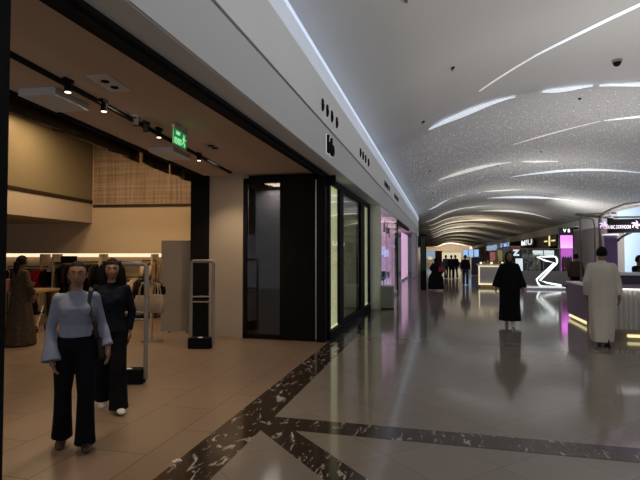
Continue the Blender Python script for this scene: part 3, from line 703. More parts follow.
# partitions and shelves in the niche
for px, lab in ((48, 'left'), (60, 'second'), (106, 'third'), (157, 'right')):
    p = bw(px, 290, -.3); bm = bmesh.new(); wallseg(bm, p-U*.28, p+U*.25, 0, 1.68, .05); struct(link('wall_divider', bm, 'warmwall'))
def shelfunit(x0, x1, pys, lab, m='matblack', lit=False):
    a = bw(x0, 300, -.05); b_ = bw(x1, 300, -.05); t = empty('wall_shelf', (0, 0, 0), 0, lab, 'shelf')
    for py in pys:
        z = bw((x0+x1)/2, py, -.05).z; bm = bmesh.new(); wallseg(bm, a, b_, z-.03, z, .4); link('board', bm, m, t)
        if lit:
            bm = bmesh.new(); wallseg(bm, a+U*.05, b_+U*.05, z-.045, z-.031, .05); link('strip_light', bm, 'led2', t)
    return t
shelfunit(50, 59.5, (262, 272, 290, 305), 'narrow dark shelves left of the woman in the blue top')
shelfunit(107, 121, (265, 273), 'lit shelf with folded clothes behind the woman in black', 'warmwall', True)
shelfunit(107, 156, (312.5, 317), 'low dark shelf under the rail of brown clothes', 'darkbrown' if 'darkbrown' in M else 'darkbronze')
# black sign board and folded stacks on shelves
t = empty('display_board', (0, 0, 0), 0, 'flat black board leaning at the top of the lit wall above the dark clothes', 'board')
a = bw(60, 300, .08); b_ = bw(76, 300, .08); bm = bmesh.new(); wallseg(bm, a, b_, bw(68, 263, .08).z, bw(68, 256, .08).z, .03); link('panel', bm, 'matblack', t)
for k, (px, py, cn, w_) in enumerate(((109, 272.8, 'cream', .28), (113, 272.8, 'white', .28), (117, 272.8, 'cream', .28), (109.5, 264.8, 'black', .25), (116, 264.8, 'darkbrown', .3), (52.5, 271.8, 'white', .2), (57, 271.8, 'black', .2), (54, 289.8, 'grey', .25), (112, 312, 'black', .4), (126, 312, 'darkbrown', .4), (139, 312, 'black', .4))):
    p = bw(px, py, -.2); bm = bmesh.new()
    for q in range(3): box(bm, -w_/2+.01*random.random(), -.12, q*.035, w_/2, .12, q*.035+.033, bev=.008)
    o = link('folded_clothes', bm, COL[cn]); o.location = p; o.rotation_euler = (0, 0, TH)
    tag(o, '%s folded clothes pile %s' % ({'cream': 'cream', 'darkbrown': 'dark brown', 'grey': 'dark grey'}.get(cn, cn), ('at the left of the lit shelf', 'in the middle of the lit shelf', 'at the right of the lit shelf', 'on the board above the lit shelf, left', 'on the board above the lit shelf, right', 'small, on the narrow dark shelves, left', 'small, on the narrow dark shelves, right', 'lower on the narrow dark shelves', 'on the low shelf, left end', 'on the low shelf, middle', 'on the low shelf, right end')[k]), 'folded clothes')
# wooden table and stroller at the left
pt = onz(37, 326)
t = empty('wooden_table', (pt.x, pt.y, 0), TH, 'light wooden table beside the woman in the patterned dress', 'table')
bx('tabletop', (-.75, -.4, .80, .28, .4, .86), 'wood', t, .005)
for sx, sy in ((.2, -.32), (.2, .32), (-.67, -.32), (-.67, .32)): bx('leg', (sx-.05, sy-.05, 0, sx+.05, sy+.05, .80), 'wood', t)
ps = onz(32, 332)
t = empty('stroller', (ps.x, ps.y, 0), .4, 'dark folding pushchair next to the patterned dress', 'pushchair')
b = bmesh.new()
tube(b, [(-.18, .25, .08), (-.18, -.1, .5), (-.18, -.35, .95)], .014, 8); tube(b, [(.18, .25, .08), (.18, -.1, .5), (.18, -.35, .95)], .014, 8)
tube(b, [(-.18, -.25, .08), (-.18, .1, .55)], .014, 8); tube(b, [(.18, -.25, .08), (.18, .1, .55)], .014, 8); tube(b, [(-.18, -.35, .95), (.18, -.35, .95)], .016, 8)
link('frame', b, 'grey', t)
b = bmesh.new(); box(b, -.17, -.15, .38, .17, .2, .43, bev=.01); box(b, -.17, -.2, .42, .17, -.13, .85, bev=.01); link('seat', b, 'blackcloth', t)
for sx in (-.18, .18):
    for sy in (-.25, .25):
        b = bmesh.new()
        ring = [(sx, sy+.065*math.cos(q*PI/8), .08+.065*math.sin(q*PI/8)) for q in range(16)]; tube(b, ring, .014, 6, closed=True)
        tube(b, [(sx-.02, sy, .08), (sx+.02, sy, .08)], .02, 8); link('wheel', b, 'matblack', t)
# bag stand with totes
p = onz(152, 341)
t = empty('bag_stand', (p.x, p.y, 0), 0, 'slim steel bag stand with a round base behind the security gates', 'stand')
b = bmesh.new(); cyl(b, (0, 0, 0), .21, .02, 32); link('base', b, 'steel', t)
b = bmesh.new(); tube(b, [(0, 0, .02), (0, 0, 1.22)], .014, 10); link('pole', b, 'steel', t)
b = bmesh.new(); tube(b, [(-.25, 0, 1.12), (.25, 0, 1.12)], .012, 8); tube(b, [(0, -.2, 1.14), (0, .2, 1.14)], .012, 8); link('arm', b, 'steel', t)
def tote(loc, rz, label, m, w=.3, h=.28, d_=.12, strap=.25, hm=None):
    t = empty('tote_bag', loc, rz, label, 'bag')     # loc = top of handles
    b = bmesh.new(); loft(b, [(0, 0, -strap-h, w*.46, d_*.5), (0, 0, -strap-h+.02, w*.5, d_*.55), (0, 0, -strap-h*.5, w*.52, d_*.5), (0, 0, -strap-.01, w*.46, d_*.3), (0, 0, -strap, w*.44, d_*.25)], 24, 3.5); link('bag_body', b, m, t, True)
    for sy in (-1, 1):
        b = bmesh.new(); tube(b, [(-w*.25, sy*d_*.28, -strap-.05), (-w*.2, sy*d_*.2, -strap*.5), (-.02, sy*.01, -.01), (.02, sy*.01, -.01), (w*.2, sy*d_*.2, -strap*.5), (w*.25, sy*d_*.28, -strap-.05)], .011, 8); link('handle', b, hm or m, t)
tote((p.x-.17, p.y-.06, 1.12), .2, 'beige canvas tote bag hanging on the left of the bag stand', 'canvas', .30, .30, .13, .24)
tote((p.x+.14, p.y-.08, 1.12), -.2, 'beige tote bag with pockets hanging on the right of the bag stand', 'canvas', .32, .34, .14, .22)
tote((p.x+.02, p.y+.18, 1.14), .5, 'black handbag hanging high behind the beige totes', 'blackcloth', .26, .16, .10, .10)
# standing board
a = onz(160.5, 333); b_ = onz(191, 333); b_ = a+(b_-a)
t = empty('standing_board', a, math.atan2((b_-a).y, (b_-a).x), 'plain grey beige upright board standing behind the security gate', 'board')
w_ = (b_-a).length
bx('panel', (0, 0, .04, w_, .05, 1.97), 'board', t, .004); bx('foot', (w_*.15, -.02, 0, w_*.25, .2, .04), 'steel', t); bx('foot', (w_*.75, -.02, 0, w_*.85, .2, .04), 'steel', t)
# security gates
def gate(px0, px1, py, label, h=1.55):
    a = onz(px0, py); b_ = onz(px1, py); w_ = (b_-a).length
    t = empty('security_gate', a, math.atan2((b_-a).y, (b_-a).x), label, 'security gate', 'security gates at the shop entrance')
    bm = bmesh.new()
    tube(bm, [(.02, 0, .05), (.02, 0, h-.03), (.05, 0, h), (w_-.05, 0, h), (w_-.02, 0, h-.03), (w_-.02, 0, .05)], [(.018, .03)]*6, 8); link('frame', bm, 'grey', t)
    for z in (h*.53, h*.59):
        bm = bmesh.new(); tube(bm, [(.02, 0, z), (w_-.02, 0, z)], .014, 8); link('crossbar', bm, 'grey', t)
    bx('base', (-.01, -.09, 0, w_*.9, .09, .19), 'matblack', t, .012)
    b = bmesh.new(); ball(b, (w_*.45, -.02, .19), (.05, .03, .012), 14, 8); link('indicator', b, 'whiteup', t, True)
    return t
gate(189.5, 214, 348, 'pale metal security gate at the black column, farther of the two')
gate(114, 147, 383, 'pale metal security gate behind the woman in black, nearer of the two')
# scrap of paper on the marble
p = onz(177, 461.5)
b = bmesh.new(); box(b, -.035, -.02, .003, .035, .02, .007, rz=.9); box(b, -.01, -.02, .006, .03, .0, .02, rz=.5)
o = tag(link('paper_scrap', b, 'paper'), 'tiny white scrap of paper on the dark marble strip', 'paper'); o.location = (p.x, p.y, 0.0)

# ------------------------------------------------------------------ kiosk on the right
kx, ky = 3.24, 10.62
t = empty('perfume_kiosk', (0, 0, 0), 0, 'purple and white perfume kiosk with a tubular canopy and a lit black sign', 'kiosk')
bx('side_counter', (kx, ky+.45, .14, kx+.55, 14.0, .93), 'purple', t, .01)
bx('side_top', (kx-.02, ky+.4, .93, kx+.57, 14.03, .965), 'whiteup', t, .006)
bx('plinth', (kx+.06, ky+.08, 0, 7.4, 13.9, .14), 'taupe', t)
bx('glow_strip', (kx+.02, ky+.45, .05, kx+.06, 13.95, .10), 'yglow', t)
bx('glow_strip', (kx+.3, ky+.02, .05, 7.3, ky+.07, .10), 'yglow', t)
bm = bmesh.new(); n_ = 95
row0 = []; row1 = []
for i in range(n_*2+1):
    x = kx+.05+i*.022; yy = ky+.05*(1-abs(math.sin(i*PI/4)))
    row0.append(bm.verts.new((x, yy, .2))); row1.append(bm.verts.new((x, yy, .97)))
for i in range(n_*2): bm.faces.new((row0[i], row0[i+1], row1[i+1], row1[i]))
f0 = bm.verts.new((kx+.05, ky+.4, .2)); f1 = bm.verts.new((7.3, ky+.4, .2)); f2 = bm.verts.new((7.3, ky+.4, .97)); f3 = bm.verts.new((kx+.05, ky+.4, .97))
bm.faces.new((f0, f1, f2, f3)); bm.faces.new((row0[0], row1[0], f3, f0))
link('fluted_front', bm, 'flute', t, recalc=False)
bx('kick_band', (kx+.04, ky-.0, .14, 7.3, ky+.3, .2), 'taupe', t)
bx('top_light', (kx+.06, ky-.04, .98, 7.3, ky-.01, .998), 'toplight', t)
bx('counter_top', (kx, ky-.03, 1.0, 7.3, ky+.5, 1.06), 'lav', t, .006)
bx('back_tier', (kx+.1, ky+.5, 1.0, 7.3, ky+.9, 1.24), 'purple', t); bx('back_tier_top', (kx+.08, ky+.47, 1.24, 7.3, ky+.92, 1.30), 'whiteup', t, .006)
# canopy posts and beams
def post(px, py, y, r, m, part='post'):
    p = ony(px, 300, y); bm = bmesh.new(); return p
bm = bmesh.new(); tube(bm, [(3.48, 13.6, .96), (3.48, 13.6, 2.6), (3.5, 13.6, 2.66), (3.6, 13.6, 2.7), (4.3, 13.6, 2.72)], .022, 10); link('post', bm, 'kioskpost', t)
bm = bmesh.new(); tube(bm, [(3.20, 12.0, 1.0), (3.20, 12.0, 0.0)], .028, 10); link('post', bm, 'taupe', t)
bm = bmesh.new(); tube(bm, [(3.27, 11.3, .95), (3.27, 11.3, 2.42), (3.33, 11.3, 2.52), (3.50, 11.3, 2.62), (3.75, 11.3, 2.71), (4.1, 11.3, 2.75), (7.2, 11.3, 2.77)], .034, 12); link('canopy_beam', bm, 'kioskpost', t)
bm = bmesh.new(); tube(bm, [(3.40, 13.6, 2.7), (3.28, 11.35, 2.47)], .035, 10); link('canopy_beam', bm, 'kioskpost', t)
bm = bmesh.new(); tube(bm, [(3.28, 11.3, 2.45), (7.2, 11.3, 2.45)], .022, 8); link('canopy_beam', bm, 'kioskpost', t)
bm = bmesh.new(); tube(bm, [(3.05, 13.6, 2.6), (3.7, 13.6, 2.6), (3.78, 13.6, 2.55), (3.81, 13.6, 2.4), (3.81, 13.6, .96)], .018, 8); link('canopy_frame', bm, 'kioskpost', t)
sg = bx('sign_board', (3.42, 11.24, 2.12, 7.2, 11.36, 2.41), 'matblack', t, .008)
cz = 2.265
LOGO = []
def flower(b, x, z, r):
    for q in range(5):
        a_ = q*2*PI/5+.4
        pts = [(x+r*(.15+.85*s)*math.cos(a_+s*1.1), 11.225, z+r*(.15+.85*s)*math.sin(a_+s*1.1)) for s in (0, .33, .66, 1)]
        tube(b, pts, [(r*.16, .006), (r*.2, .006), (r*.16, .006), (r*.06, .006)], 6)
for x in (ony(603.5, 231, 11.22).x, ony(636, 231, 11.22).x):
    b = bmesh.new(); flower(b, x, cz+.02, .085); link('flower_logo', b, 'logo', sg)
xa, xb = ony(606, 231, 11.22).x, ony(631, 231, 11.22).x
o = text('lettering', 'ARABIC DOKHOON', .105, 'lettering', ((xa+xb)/2, 11.225, cz-.025), (PI/2, 0, 0), sg, .004, .001); 
wdt = max(v.co.x for v in o.data.vertices)-min(v.co.x for v in o.data.vertices)
for v in o.data.vertices: v.co.x *= (xb-xa)/wdt
bx('purple_screen', (3.42, 11.5, 1.35, 3.66, 11.6, 2.08), 'purplelit', t, .004)
bx('screen_cap', (3.40, 11.48, 2.08, 3.68, 11.62, 2.11), 'lettering', t)
# dark hoop
c_ = ony(646, 266, 12.2); b = bmesh.new(); R = .95
tube(b, [(c_.x+.1+R*math.cos(q*PI/24), 12.2, 1.30+R*math.sin(q*PI/24)) for q in range(25)], .028, 8); link('hoop', b, 'black', t)
b = bmesh.new(); tube(b, [(3.62, 11.3, 2.40), (3.62, 11.3, 2.34)], [.02, .02], 8); link('drop', b, 'black', t)
for k, (px, py) in enumerate(((610, 219), (576, 228))):
    p = ony(px, py, 11.3 if k == 0 else 13.6)
    s = empty('dome_camera', (p.x, p.y, p.z), 0, ('black and white dome camera under the kiosk canopy, right one', 'small dark dome camera at the left end of the kiosk canopy')[k], 'camera')
    b = bmesh.new(); tube(b, [(0, 0, .2 if k == 0 else .04), (0, 0, .03)], [.012, .012], 8); tube(b, [(0, 0, .05), (0, 0, .02)], [.05, .07], 16); link('mount', b, 'whiteup', s)
    b = bmesh.new(); ball(b, (0, 0, .015), (.06, .06, .055), 16, 10); link('dome', b, 'black', s, True)
# perfume bottles on the kiosk tiers
for k in range(9):
    x = 4.0+k*.16
    s = empty('perfume_bottle', (x, ky+.7, 1.30), 0, 'small perfume bottle on the white back tier of the kiosk', 'bottle', 'perfume bottles on the kiosk')
    if x > 5.2: pass
    b = bmesh.new(); box(b, -.03, -.02, 0, .03, .02, .07, bev=.006); link('flask', b, 'gold' if k % 2 else 'darkglass', s)
    b = bmesh.new(); cyl(b, (0, 0, .07), .012, .03, 10); link('cap', b, 'black', s)
# pale blue screen wall on the right wall
b0 = onx(625, 240, 14.35)
o = bx('led_wall', (14.30, 24, .25, 14.39, b0.y, 4.15), 'skyb'); tag(o, 'large pale blue lit screen on the right wall behind the kiosk', 'screen')
o = bx('led_wall', (13.96, 24, 4.35, 13.999, b0.y+.3, 5.1), 'skyb'); tag(o, 'pale blue lit band high on the right fascia above the large screen', 'screen')

# ------------------------------------------------------------------ pop-up shop with glass fence behind the Z
hy = 27.4
def hx(px, y=hy): return ony(px, 270, y).x
xa, xb = hx(497), hx(576)
t = empty('glass_fence', (0, hy, 0), 0, 'low grey fence with glass panels around the pop up shop behind the white Z', 'fence')
n_ = 5
for k in range(n_):
    a = xa+(xb-xa)*k/n_; b_ = xa+(xb-xa)*(k+1)/n_
    bx('base_panel', (a+.01, -.04, .05, b_-.01, .04, .78), 'wallr', t, .004); bx('glass_panel', (a+.01, -.008, .78, b_-.01, .008, 1.92), 'clearglass', t)
for k in range(n_+1):
    a = xa+(xb-xa)*k/n_; bx('post', (a-.02, -.03, 0, a+.02, .03, 1.95), 'grey', t)
bx('rail', (xa, -.03, 1.93, xb, .03, 1.98), 'grey', t)
n = 100
for (pa, pb, cols, yy, zr, where) in ((521, 533, ['grey', 'white', 'white', 'white', 'grey', 'white', 'white'], 29, 1.75, 'white rail behind the fence left of the Z'), (534, 540, ['cream', 'beige', 'cream'], 28.6, 1.72, 'short rail directly behind the Z'), (541, 556, ['black', 'black', 'darkbrown', 'black', 'black', 'black'], 29, 1.68, 'dark rail behind the fence right of the Z'), (562, 572, ['darkbrown', 'red', 'darkbrown', 'darkbrown'], 28.7, 1.62, 'rail in front of the pink screen')):
    a = hx(pa, yy); b_ = hx(pb, yy)
    r = empty('clothes_rail', (a, yy, 0), 0, 'clothes rail, '+where, 'rail'); bm = bmesh.new(); tube(bm, [(0, 0, 0), (0, 0, zr), (b_-a, 0, zr), (b_-a, 0, 0)], .015, 6); link('bar', bm, 'steel', r)
    for k, cn in enumerate(cols):
        x = a+(b_-a)*(k+.5)/len(cols)
        garment('hanging_garment', '%s garment on the %s' % ({'darkbrown': 'dark brown', 'grey': 'dark grey'}.get(cn, cn), where), 'clothes on the '+where, (x, yy, zr), 1.2, COL[cn], 1.0, .4, .1, n, hook=False); n += 1
a, b_ = hx(533, 29.5), hx(554, 29.5)
t = empty('light_box_shelf', (0, 29.5, 0), 0, 'white backlit light box shelf behind the top of the white Z', 'light box'); bx('light_box', (a, -.06, 1.55, b_, .06, 1.88), 'whiteglow', t); bx('frame', (a-.04, -.05, 1.5, b_+.04, .2, 1.55), 'grey', t); bx('support', (a+.1, 0, 0, a+.16, .1, 1.5), 'grey', t); bx('support', (b_-.16, 0, 0, b_-.1, .1, 1.5), 'grey', t)
# pink display with black header
a, b_ = hx(561, 29.3), hx(573, 29.3)
t = empty('pink_display', (0, 29.3, 0), 0, 'tall magenta backlit display wall with a black header carrying two white letters', 'display wall')
bx('casing', (a-.06, .02, 0, b_+.06, .25, 3.15), 'matblack', t, .01)
bx('pink_screen', (a, -.01, .5, b_, .02, 2.72), 'pink', t); bx('header', (a-.06, -.03, 2.75, b_+.06, .02, 3.15), 'matblack', t)
text('lettering', 'V S', .26, 'whiteglow', ((a+b_)/2, -.035, 2.97), (PI/2, 0, 0), t, .004, .006)
# Z sculpture
zy = 25.2
def zp(px, py): p = ony(px, py, zy); return Vector((p.x, 0, p.z))
t = empty('neon_letter', (0, zy, 0), 0, 'large glowing white tube sculpture of the letter Z on a low white plinth', 'letter sculpture')
pts = [zp(*q) for q in ((537, 257), (545, 256.6), (554, 256.4), (556.3, 257.5), (557.3, 260), (557, 263), (540, 280.5), (548, 283), (561, 285.2), (561.2, 287), (545, 286.6), (540.5, 286), (538.3, 283.5), (536.5, 279.5), (554.5, 262.8), (545, 260.5))]
bm = bmesh.new(); tube(bm, pts, .036, 8, closed=True); link('tube', bm, 'neon', t)
for dx in (0,):
    bm = bmesh.new(); q = [p+Vector((0, .18, 0)) for p in pts]; tube(bm, q, .02, 6, closed=True); link('rear_frame', bm, 'whiteup', t)
a, b_ = zp(525, 290).x, zp(563, 290).x
bx('plinth', (a, -.5, 0, b_, .5, .13), 'whiteup', t, .01); bx('plinth_edge_light', (a, -.515, .09, b_, -.5, .12), 'whiteglow', t)
# small white Z sign on dark panel and red poster
def posterpanel(name, px0, px1, py0, py1, y, m, label, cat='poster', depth=.06, frame=True, legs=False):
    a = ony(px0, py0, y); b_ = ony(px1, py1, y)
    t = empty(name, (a.x, y, 0), 0, label, cat)
    w_ = b_.x-a.x; bx('panel', (0, -.01, b_.z, w_, 0, a.z), m, t)
    if frame: bx('back_box', (-.03, 0, b_.z-.03, w_+.03, depth, a.z+.03), 'matblack', t)
    if legs: bx('leg', (w_*.1, 0, 0, w_*.1+.05, depth, b_.z-.03), 'grey', t); bx('leg', (w_*.9-.05, 0, 0, w_*.9, depth, b_.z-.03), 'grey', t)
    return t, a, b_
t, a, b_ = posterpanel('z_sign', 511, 521, 248.5, 257.5, 28.4, 'matblack', 'dark panel with a bright white letter Z left of the big Z', 'sign', .1, True, True)
text('lettering', 'Z', .42, 'whiteglow', ((b_.x-a.x)/2, -.02, (a.z+b_.z)/2), (PI/2, 0, 0), t, .005, .03)
posterpanel('poster', 510, 521, 246, 248.6, 31, mat('red_poster', (.25, .05, .04), .5, emit=(.5, .1, .08), es=.12, noise_amt=.3), 'dull red poster band above the small Z sign', 'poster', .05, True, True)
t, a, b_ = posterpanel('lit_cabinet', 515.5, 523, 258.5, 284, 28.0, 'whiteglow', 'narrow white glowing cabinet under the small Z sign', 'cabinet', .3)
# ------------------------------------------------------------------ white counter in the middle distance
p = onz(478.5, 287.5); ca_ = p; cb_ = ony(508, 280, p.y).x
t = empty('service_counter', (p.x, p.y, 0), 0, 'white service counter with glowing yellow edges behind the woman in the black abaya', 'counter')
L = cb_-p.x+.2
bx('body', (.06, .06, .2, L, 1.2, 1.1), 'flute', t, .01); bx('counter_top', (0, 0, 1.1, L+.05, 1.25, 1.17), 'whiteup', t, .01)
bx('glow_strip', (.0, .02, 1.05, L, .06, 1.09), 'yglow', t); bx('glow_strip', (.0, .0, .14, L, .06, .2), 'yglow', t); bx('glow_strip', (.02, .05, .2, .06, .1, 1.05), 'yglow', t)
bx('plinth', (.1, .1, 0, L-.1, 1.1, .14), 'taupe', t)
for k in range(7):
    s = empty('display_item', (p.x+.15+k*.17, p.y+.3, 1.17), 0, 'small golden display item on the white service counter', 'display item', 'golden items on the counter')
    b = bmesh.new(); box(b, -.05, -.04, 0, .05, .04, .10+.04*(k % 3), bev=.01); link('box', b, 'yglow' if k % 3 == 0 else 'gold', s)
# ------------------------------------------------------------------ distant shops: right wall signs and end wall
def rsign(px0, px1, z0, z1, m, label, name='shop_sign', cat='sign', x=13.98, txt=None, tm='whiteglow', ts=.8, depth=.12):
    y0_ = onx(px1, 250, x).y; y1_ = onx(px0, 250, x).y
    t = empty(name, (x, (y0_+y1_)/2, 0), 0, label, cat); hw = (y1_-y0_)/2
    bx('board', (-depth, -hw, z0, 0, hw, z1), m, t)
    if txt:
        o = text('lettering', txt, ts, tm, (-depth-.02, 0, (z0+z1)/2), (PI/2, 0, -PI/2), t, .01, .02)
        w_ = max(v.co.x for v in o.data.vertices)-min(v.co.x for v in o.data.vertices)
        for v in o.data.vertices: v.co.x *= 1.7*hw/w_
    return t
rsign(558, 569, 3.6, 4.1, 'matblack', 'black shop front band on the right wall above the pink display')
rsign(544.5, 557.5, 2.9, 4.1, mat('ochre_sign', (.16, .10, .03), .5), 'dark ochre shop sign with glowing yellow lettering on the right wall', txt='-|-', tm='yglow', ts=1.4)
rsign(521.5, 534, 3.0, 4.1, 'wallr', 'grey shop sign with big white lit lettering on the right wall', txt='M!U', tm='whiteglow', ts=1.2)
rsign(514, 519, 1.9, 4.0, 'matblack', 'narrow black upright panel left of the white lit shop sign')
rsign(500, 511, 3.1, 4.2, 'grey', 'long distant sign with small blue and white lettering on the right wall', txt='OO MAX', tm='blue', ts=1.3)
rsign(487, 497, 2.7, 4.1, 'skyb', 'bright pale blue distant screen in the right row of shops', 'distant_screen', 'screen')
rsign(550, 557, 0, 2.7, 'matblack', 'dark recess of a shop entrance below the yellow lettering', 'shop_entrance', 'entrance', depth=.05)
rsign(523, 533, 0, 2.8, 'redwall', 'deep red lit shop interior below the white lettering', 'shop_interior', 'entrance', depth=.05)
rsign(483.5, 486.8, 1.5, 5.0, 'redwall', 'dark red upright sign far along the right wall', 'distant_sign', 'sign')
# kiosk walls behind the counter
posterpanel('poster', 490, 495.5, 252, 262, 36, mat('pink_red_poster', (.35, .12, .1), .5, emit=(.6, .2, .18), es=.35, noise_amt=.3, nscale=3), 'upright pinkish red poster behind the service counter', 'poster', .1, True, True)
posterpanel('poster', 497.5, 502.5, 250, 263, 33, mat('yellow_poster', (.3, .22, .08), .5, emit=(.5, .38, .12), es=.35, noise_amt=.5, nscale=3), 'brownish yellow poster beside the abaya woman\'s head', 'poster', .1, True, True)
posterpanel('poster', 503, 510, 247, 258, 37, mat('grey_poster', (.25, .25, .27), .5), 'plain grey upright panel behind the abaya woman', 'panel', .1, True, True)
posterpanel('shop_block', 472, 484, 258, 274.8, 39, 'purple', 'dark purple grey sales stand left of the white service counter', 'stand', .6)
for k in range(3):
    posterpanel('information_screen', 463.3+k*5.4, 467.9+k*5.4, 249.5, 256.8, 60, 'blue', 'bright blue information screen, %s of the row of three far away' % ('left', 'middle', 'right')[k], 'screen', .12, True, True)
o, a, b_ = posterpanel('lit_shop', 442, 461, 252.5, 262, 75, 'cream_glow', 'cream lit distant shop at the far end of the mall', 'shop', .8)
bx('base', (0, 0, 0, b_.x-a.x, .5, b_.z), 'taupe', o)
o, a, b_ = posterpanel('brown_shop', 435.5, 442, 251, 263, 78, 'redwall', 'reddish brown distant shop left of the cream lit one', 'shop', .8); bx('base', (0, 0, 0, b_.x-a.x, .5, b_.z), 'taupe', o)
posterpanel('distant_screen', 425, 435, 251.5, 258.5, 82, 'skyb', 'pale blue bright distant screen at the far left end', 'screen', .2, True, True)
posterpanel('distant_light', 428, 432.5, 256.5, 259.5, 70, 'cream_glow', 'small warm lit stand in front of the far pale blue screen', 'stand', .3, True, True)

# ================================================================== PEOPLE
def headmesh(bm, c, s=1.0, yaw=0, tilt=0):
    R_ = Matrix.Rotation(yaw, 3, 'Z') @ Matrix.Rotation(tilt, 3, 'X')
    r = bmesh.ops.create_uvsphere(bm, u_segments=44, v_segments=32, radius=1)
    for v in r['verts']:
        x, y, z = v.co
        f = max(0, -y)
        px = x*.076; py_ = y*.095; pz = z*.118
        if z < 0: px *= 1-.30*(-z)**1.4; py_ *= 1-.16*(-z)**2 if y < 0 else 1-.35*(-z)**1.2
        if z > .3: px *= 1+.02
        if y < 0:
            ex = lambda cx, cz, sx, sz: math.exp(-((x-cx)/sx)**2-((z-cz)/sz)**2)
            dn = 0
            if -.42 < z < .22:
                k = (z+.42)/.64; prof = (1-k)**.7*min(1, (k+.02)*9)
                dn += .024*prof*math.exp(-(x/(.10+.10*(1-k)))**2)
            dn += .005*ex(0, .26, .55, .12); dn -= .012*(ex(.36, .06, .2, .13)+ex(-.36, .06, .2, .13))
            dn += .005*(ex(.5, -.2, .2, .2)+ex(-.5, -.2, .2, .2))
            dn += .008*ex(0, -.52, .26, .09)+.007*ex(0, -.66, .24, .07)-.003*ex(0, -.59, .2, .03); dn += .009*ex(0, -.9, .3, .14)
            py_ -= dn
        v.co = R_ @ Vector((px, py_, pz))*s+Vector(c)
    for sx in (-1, 1):
        ball(bm, Vector(c)+R_ @ Vector((sx*.077, .012, -.005))*s, (.010*s, .020*s, .032*s), 10, 8, R_)
    return R_
def hand(bm, w, d, n, s=1.0, side=1, curl=.35, fine=True):
    """w wrist, d direction of hand, n palm normal"""
    d = d.normalized(); n = (n-d*n.dot(d)).normalized(); u = d.cross(n)*side
    tube(bm, [w-d*.01, w+d*.03*s, w+d*.085*s], [(.016*s, .024*s), (.016*s, .034*s), (.013*s, .040*s)] if False else [.022*s, .026*s, .026*s], 12)
    R_ = Matrix((u, n, d)).transposed()
    ball(bm, w+d*.05*s, (.040*s, .016*s, .052*s), 14, 10, R_)
    if not fine: 
        ball(bm, w+d*.11*s+n*.01*s, (.034*s, .014*s, .05*s), 12, 8, R_); return
    for k, (off, ln) in enumerate(((-.030, .066), (-.010, .076), (.010, .070), (.029, .054))):
        p0 = w+d*.07*s+u*off*s; p1 = w+d*(.09+ln*.35)*s+u*off*1.12*s+n*curl*.012*s
        p2 = p1+(d*math.cos(curl)+n*math.sin(curl))*ln*.42*s; p3 = p2+(d*math.cos(curl*2)+n*math.sin(curl*2))*ln*.33*s
        limb(bm, [p0, p1, p2, p3], [.0085*s, .0085*s, .0078*s, .0068*s], 8)
    t0 = w+d*.025*s-u*.03*s; t1 = w+d*.06*s-u*.052*s+n*.012*s; t2 = w+d*.092*s-u*.054*s+n*.022*s
    limb(bm, [t0, t1, t2], [.012*s, .0095*s, .008*s], 8)
def foot(bm, a, fwd, s=1.0, pitch=0, sole=.0, w=.042):
    """a ankle point; shoe from heel to toe"""
    fwd = Vector(fwd).normalized(); dn = Vector((0, 0, -1))
    f = (fwd*math.cos(pitch)+dn*math.sin(pitch)).normalized(); up_ = Vector((0, 0, 1))*math.cos(pitch)+fwd*math.sin(pitch)
    base = a-up_*.055*s
    pts = [base-f*.06*s, base-f*.045*s+up_*.005*s, base+f*.02*s+up_*.008*s, base+f*.09*s, base+f*.15*s-up_*.006*s, base+f*.18*s-up_*.012*s]
    tube(bm, pts, [(.02*s, .02*s), (.034*s, .034*s), (.036*s, .036*s), (.030*s, w*s), (.022*s, w*.9*s), (.010*s, .02*s)], 16)
    limb(bm, [a+up_*.02*s, base+up_*.01*s], [.036*s, .036*s], 12)

